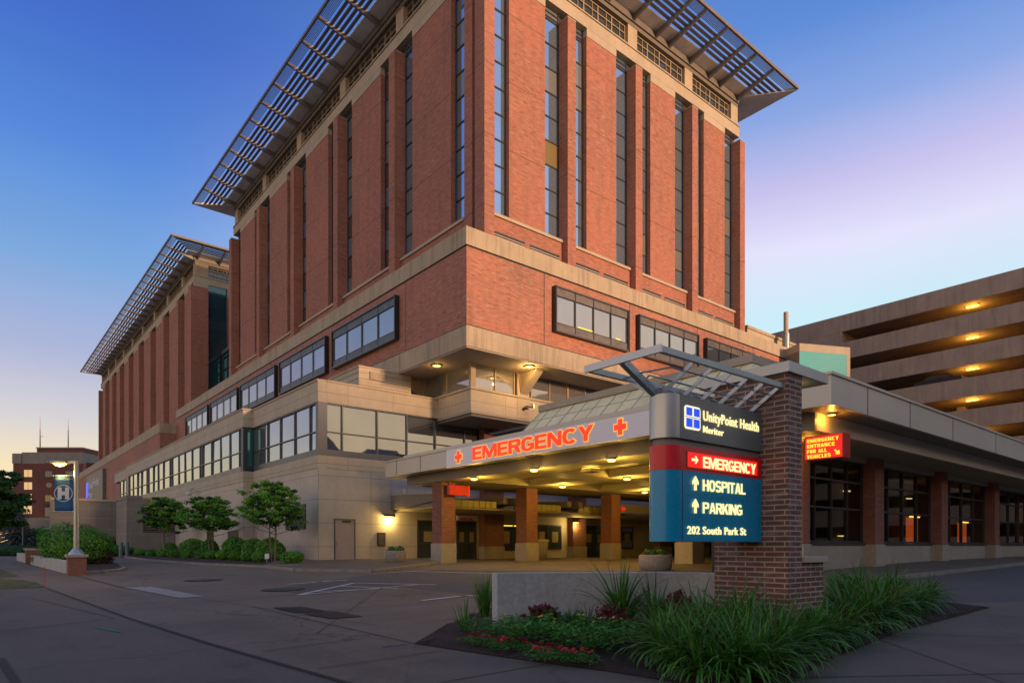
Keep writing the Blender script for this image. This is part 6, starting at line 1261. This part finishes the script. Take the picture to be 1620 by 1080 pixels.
# ------------------------------------------------------------------ FLOWER BED PLANTS
def blade_mesh(n, ln, wd, spread, rr, mname, droop=1.0, seg=6, dry=.12):
    mb = MB()
    for i in range(n):
        a_ = rr.uniform(0, 6.283); l_ = ln * rr.uniform(.55, 1.1); up0 = rr.uniform(.9, 1.5); out = rr.uniform(.1, 1) * spread; p = Vector((math.cos(a_), math.sin(a_), 0)) * rr.uniform(0, .09); d_ = Vector((math.cos(a_), math.sin(a_), 0)); sd_ = Vector((-d_.y, d_.x, 0)); ang = math.pi / 2 - out * .45; w0 = wd * rr.uniform(.7, 1.2); V = []; tw = rr.uniform(-.5, .5)
        for k in range(seg + 1):
            f = k / seg; w_ = w0 * (1 - f ** 2.2) * (.7 + .6 * min(1, f * 3)) / 1.3 + .0006; s2 = (sd_ * math.cos(tw * f) + Vector((0, 0, 1)) * math.sin(tw * f)) * w_
            V += [tuple(p - s2), tuple(p + Vector((0, 0, -.2 * w_))), tuple(p + s2)]
            ang -= droop * out * (1.9 / seg) * (.5 + f); p = p + (d_ * math.cos(ang) + Vector((0, 0, math.sin(ang)))) * (l_ / seg)
            if p.z < .02: p.z = .02
        F_ = []
        for k in range(seg): o_ = 3 * k; F_ += [(o_, o_ + 1, o_ + 4, o_ + 3), (o_ + 1, o_ + 2, o_ + 5, o_ + 4)]
        mb.add(V, F_, mname if rr.random() > dry else 'blade_dry')
    return mb
rb = random.Random(21)
protos = []
def bedz(x, y): return gz(x, y) + .07
def clump_obj(mb, name, label, cat, loc, group=None, part='leaves'):
    o = mb.build(name); o.location = loc; tag(o, label, cat, group); return o
first = []
for k in range(5):
    mb = blade_mesh((125, 95, 150, 110, 130)[k], (.96, 1.08, .82, .98, .9)[k], (.019, .023, .016, .020, .018)[k], (1.05, 1.25, .95, 1.1, 1.2)[k], rb, 'blade', droop=(1.6, 1.9, 1.3, 2.1, 1.7)[k], seg=8, dry=(.15, .3, .2, .35, .1)[k]); first.append(mb)
spots = []
r5 = random.Random(8)
for y0, x0_, x1_, n_ in [(952, 1320, 1420, 4), (960, 1330, 1480, 7), (972, 1330, 1470, 7), (986, 1320, 1425, 5), (1000, 1318, 1385, 4), (1014, 1110, 1130, 1), (1022, 1075, 1345, 12), (1036, 1045, 1310, 11), (1050, 1035, 1270, 9), (1066, 1060, 1240, 7), (1082, 1100, 1210, 4)]:
    for i in range(n_):
        px = x0_ + (x1_ - x0_) * (i + .5) / n_ + r5.uniform(-7, 7); py = y0 + r5.uniform(-4, 4); c = gp(px, py)
        if 8.65 < c.x < 10.2 and 4.4 < c.y < 6.1: continue
        spots.append((c.x, c.y))
protos = []
lab = 'arching green daylily clump in the dense mass around the foot of the brick sign pier'
for i, (x, y) in enumerate(spots):
    if i < 5: o = clump_obj(first[i], 'daylily_clump', lab, 'plant', (x, y, bedz(x, y) - .02), 'daylilies massed around the sign pier'); protos.append(o)
    else: o = protos[i % 5].copy(); COL.objects.link(o); o.location = (x, y, bedz(x, y) - .02)
    o.rotation_euler = (0, 0, r5.uniform(0, 6.28)); s_ = r5.uniform(.82, 1.12); o.scale = (s_, s_, s_ * r5.uniform(.72, .9))
c = gp(984, 999); clump_obj(blade_mesh(80, 1.15, .024, 1.1, rb, 'blade', droop=.9, seg=8), 'daylily_clump', 'large daylily with long arching leaves against the concrete wall', 'plant', (c.x, c.y, bedz(c.x, c.y)))
c = gp(1036, 1002); clump_obj(blade_mesh(55, .95, .022, 1.05, rb, 'blade', droop=.9, seg=8), 'daylily_clump', 'tall daylily right of the largest one, between two maroon shrubs', 'plant', (c.x, c.y, bedz(c.x, c.y)))
c = gp(766, 978); clump_obj(blade_mesh(230, .78, .006, .55, rb, 'blade', droop=.5, seg=5), 'grass_tuft', 'tall fine upright grass tuft at the left end of the concrete wall', 'plant', (c.x, c.y, bedz(c.x, c.y) - .04))
c = gp(735, 1003); clump_obj(blade_mesh(22, .62, .013, 1.1, rb, 'blade', droop=.7), 'daylily_clump', 'sparse young daylily alone at the left tip of the mulch bed', 'plant', (c.x, c.y, bedz(c.x, c.y) - .04))
c = gp(1322, 945); clump_obj(blade_mesh(150, .60, .008, .8, rb, 'blade', droop=.8), 'grass_tuft', 'dense grass tuft right of the pier against its buttress', 'plant', (c.x, c.y, bedz(c.x, c.y)))
for px, py, lb in ((845, 1006, 'below the concrete wall near its left end'), (905, 1003, 'in front of the concrete wall between the maroon shrubs'), (1000, 1012, 'among the herbs left of the daylily mass'), (930, 1000, 'in the middle of the bed behind the yellow flowers')):
    c = gp(px, py); clump_obj(blade_mesh(26, .42, .010, 1.1, rb, 'blade_dry', droop=.8), 'young_daylily', 'thin small daylily ' + lb, 'plant', (c.x, c.y, bedz(c.x, c.y)), 'small daylilies in the bed')
# barberries
def barberry(px, py, r, h, label):
    c = gp(px, py); c.z = bedz(c.x, c.y); t = thing('barberry_shrub', label, 'shrub', tuple(c), 'maroon barberries in the bed'); st = MB(); lf = MB()
    for i in range(46):
        a_ = rb.uniform(0, 6.283); f = rb.uniform(.1, 1); e = c + Vector((math.cos(a_) * r * f, math.sin(a_) * r * f, h * rb.uniform(.6, 1.0) * (1 - .35 * f * f))); mid = c.lerp(e, .5) + Vector((0, 0, h * .12)); st.tube(c, mid, .004, 'bark', n=4); st.tube(mid, e, .003, 'bark', n=4)
        for k in range(30): q = rb.uniform(.25, 1.0); p = (c.lerp(mid, q * 2) if q < .5 else mid.lerp(e, q * 2 - 1)) + Vector((rb.gauss(0, .018), rb.gauss(0, .018), rb.gauss(0, .018))); leafblob(lf, p, (.008, .008, .008), 3, .026, 'leaf_red', rb)
    st.build('stems', t); lf.build('foliage', t)
barberry(858, 1002, .34, .42, 'maroon barberry against the left part of the concrete wall'); barberry(968, 1010, .30, .46, 'maroon barberry in front of the large daylily'); barberry(1072, 1000, .32, .60, 'maroon barberry close to the left foot of the brick pier')
# herbs with yellow flowers, petunias with red flowers
def herb_mesh(rr, n=34, s_=.05, h=.2, r=.14):
    mb = MB()
    for i in range(n):
        a_ = rr.uniform(0, 6.283); f = rr.random(); p = Vector((math.cos(a_) * r * f, math.sin(a_) * r * f, h * rr.uniform(.3, 1) * (1 - .3 * f))); d_ = Vector((math.cos(a_), math.sin(a_), rr.uniform(-.1, .9))).normalized(); sd_ = Vector((-math.sin(a_), math.cos(a_), 0)) * s_ * .3; l_ = s_ * rr.uniform(.8, 1.5)
        mb.add([p, p + d_ * l_ * .5 - sd_, p + d_ * l_ - Vector((0, 0, l_ * .2)), p + d_ * l_ * .5 + sd_], [(0, 1, 2, 3)], 'herb')
    return mb
def disc(mb, p, r, mname, n=7, tilt=None, rr=rb):
    nrm = (tilt or Vector((rr.uniform(-.5, .5) - .3, rr.uniform(-.5, .5) - .4, .8))).normalized(); a_ = nrm.cross(Vector((1, .3, 0))).normalized(); b_ = nrm.cross(a_)
    mb.add([p + (a_ * math.cos(i * 6.2832 / n) + b_ * math.sin(i * 6.2832 / n)) * r * (1 if i % 2 else .82) for i in range(n * 1)] + [p - nrm * r * .35], [(i, (i + 1) % n, n) for i in range(n)], mname)
hp = [herb_mesh(rb, 110, .075, .30, .20) for _ in range(4)]; hobj = []
ysp = [(790, 1008), (845, 1018), (868, 1030), (884, 1016), (902, 1016), (902, 1026), (930, 1026), (860, 1002)]
allh = [(818, 1002), (838, 1009), (800, 1014), (862, 1004), (880, 1000), (900, 1006), (858, 1019), (878, 1024), (900, 1031), (922, 1016), (940, 1008), (938, 1030), (960, 1022), (965, 1006), (985, 1018), (1000, 1030), (1012, 1012), (978, 1036), (1030, 1028), (1040, 1008), (910, 1042), (885, 1036), (940, 1044), (770, 1010), (752, 1013), (785, 1021), (812, 1023), (830, 1029), (800, 1006), (850, 1010), (870, 1012), (895, 1020), (950, 1018), (915, 995), (990, 1000), (955, 1036), (840, 1022)]
for i, (px, py) in enumerate(allh):
    py = max(py, 1004) if px > 785 else py
    c = gp(px, py); yl = i in (2, 6, 7, 8, 11, 12, 9)
    if i < 4 or yl:
        mbh = MB(); src = hp[i % 4]; mbh.v = list(src.v); mbh.f = list(src.f); mbh.mi = list(src.mi); mbh.sm = list(src.sm); mbh.mats = list(src.mats)
    if yl:
        t = thing('yellow_flower_plant', ['', '', 'nearest the left tip of the bed', '', '', '', 'left of the middle of the bed', 'third from the left', 'close to the red petunias', 'with a pair of flowers near the middle', '', 'rightmost but one', 'rightmost by the daylily mass'][i].join(['leafy herb with small yellow flowers, ', '']), 'flower', (c.x, c.y, bedz(c.x, c.y)), 'yellow flowered herbs in the bed')
        o = mbh.build('leaves'); o.parent = t; fl_ = MB()
        for k in range(rb.choice((1, 2, 3))): disc(fl_, Vector((rb.uniform(-.08, .08), rb.uniform(-.08, .08), .33)), .022, 'flower_yellow')
        o = fl_.build('flowers'); o.parent = t
    else:
        if len(hobj) < 3 and i < 4: o = mbh.build('leafy_herb'); tag(o, 'low leafy green herb without flowers in the middle of the mulch bed', 'plant', 'leafy herbs in the bed'); hobj.append(o)
        else: o = hobj[i % len(hobj)].copy(); COL.objects.link(o)
        o.location = (c.x, c.y, bedz(c.x, c.y)); o.rotation_euler = (0, 0, rb.uniform(0, 6)); s_ = rb.uniform(.8, 1.15); o.scale = (s_, s_, s_)
pet = [(745, 1024), (760, 1027), (777, 1029), (795, 1030), (808, 1033), (822, 1033), (835, 1038), (850, 1040), (866, 1042), (882, 1047), (895, 1052), (905, 1054), (920, 1050), (930, 1056), (790, 1035), (850, 1048), (865, 1052)]
pproto = None
for i, (px, py) in enumerate(pet):
    c = gp(px, py)
    if pproto is None:
        t = thing('red_petunia', 'low petunia with dark red flowers in the row along the pavement edge of the bed', 'flower', (c.x, c.y, bedz(c.x, c.y) - .04), 'red petunias along the bed edge'); o = herb_mesh(rb, 110, .045, .14, .19).build('leaves'); o.parent = t; fl_ = MB()
        for k in range(4): a_ = k * 2.4 + 1; disc(fl_, Vector((math.cos(a_) * .05 * math.sqrt(k), math.sin(a_) * .05 * math.sqrt(k), .16)), .032, 'flower_red')
        o = fl_.build('flowers'); o.parent = t; pproto = t
    else: t = copy_tree(pproto); t.location = (c.x, c.y, bedz(c.x, c.y) - .04)
    t.rotation_euler = (0, 0, rb.uniform(0, 6))
# ------------------------------------------------------------------ ACROSS THE STREET (behind the viewer; shades the street and is mirrored in the glass)
t = thing('office_block', 'long dark brick block across the street, seen only mirrored in the glass', 'building', (30, -40, -1.6))
mb = MB(); mb.box(-90, 170, -90, -60, -2, 17.4, 'old_brick'); mb.box(-91, 171, -91, -59.7, 17.4, 18.0, 'concrete_band'); mb.box(-90, 28.5, -89, -61, 18.0, 21.5, 'old_brick'); mb.build('wall', t)  # raised end added to hold the low sun off the ramp wall
for x0, x1, h in ((52, 67, 23.8), (68, 80, 22.8), (81, 92, 24.2), (-20, -4, 21), (112, 124, 21.5)):
    mb = MB(); mb.add([(x0, -62, 18), (x1, -62, 18), (x1, -78, 18), (x0, -78, 18), (x0 + 3.5, -66, h), (x1 - 3.5, -66, h)], [(0, 1, 5, 4), (1, 2, 5), (2, 3, 4, 5), (3, 0, 4), (0, 3, 2, 1)], 'patina'); mb.build('roof', t)
for i in range(30):
    mb = MB()
    for j in range(4): mb.box(-84 + i * 8.4, -80 + i * 8.4, -60.0, -59.95, .5 + j * 4.2, 2.6 + j * 4.2, 'dark_glass')
    mb.build('window', t)
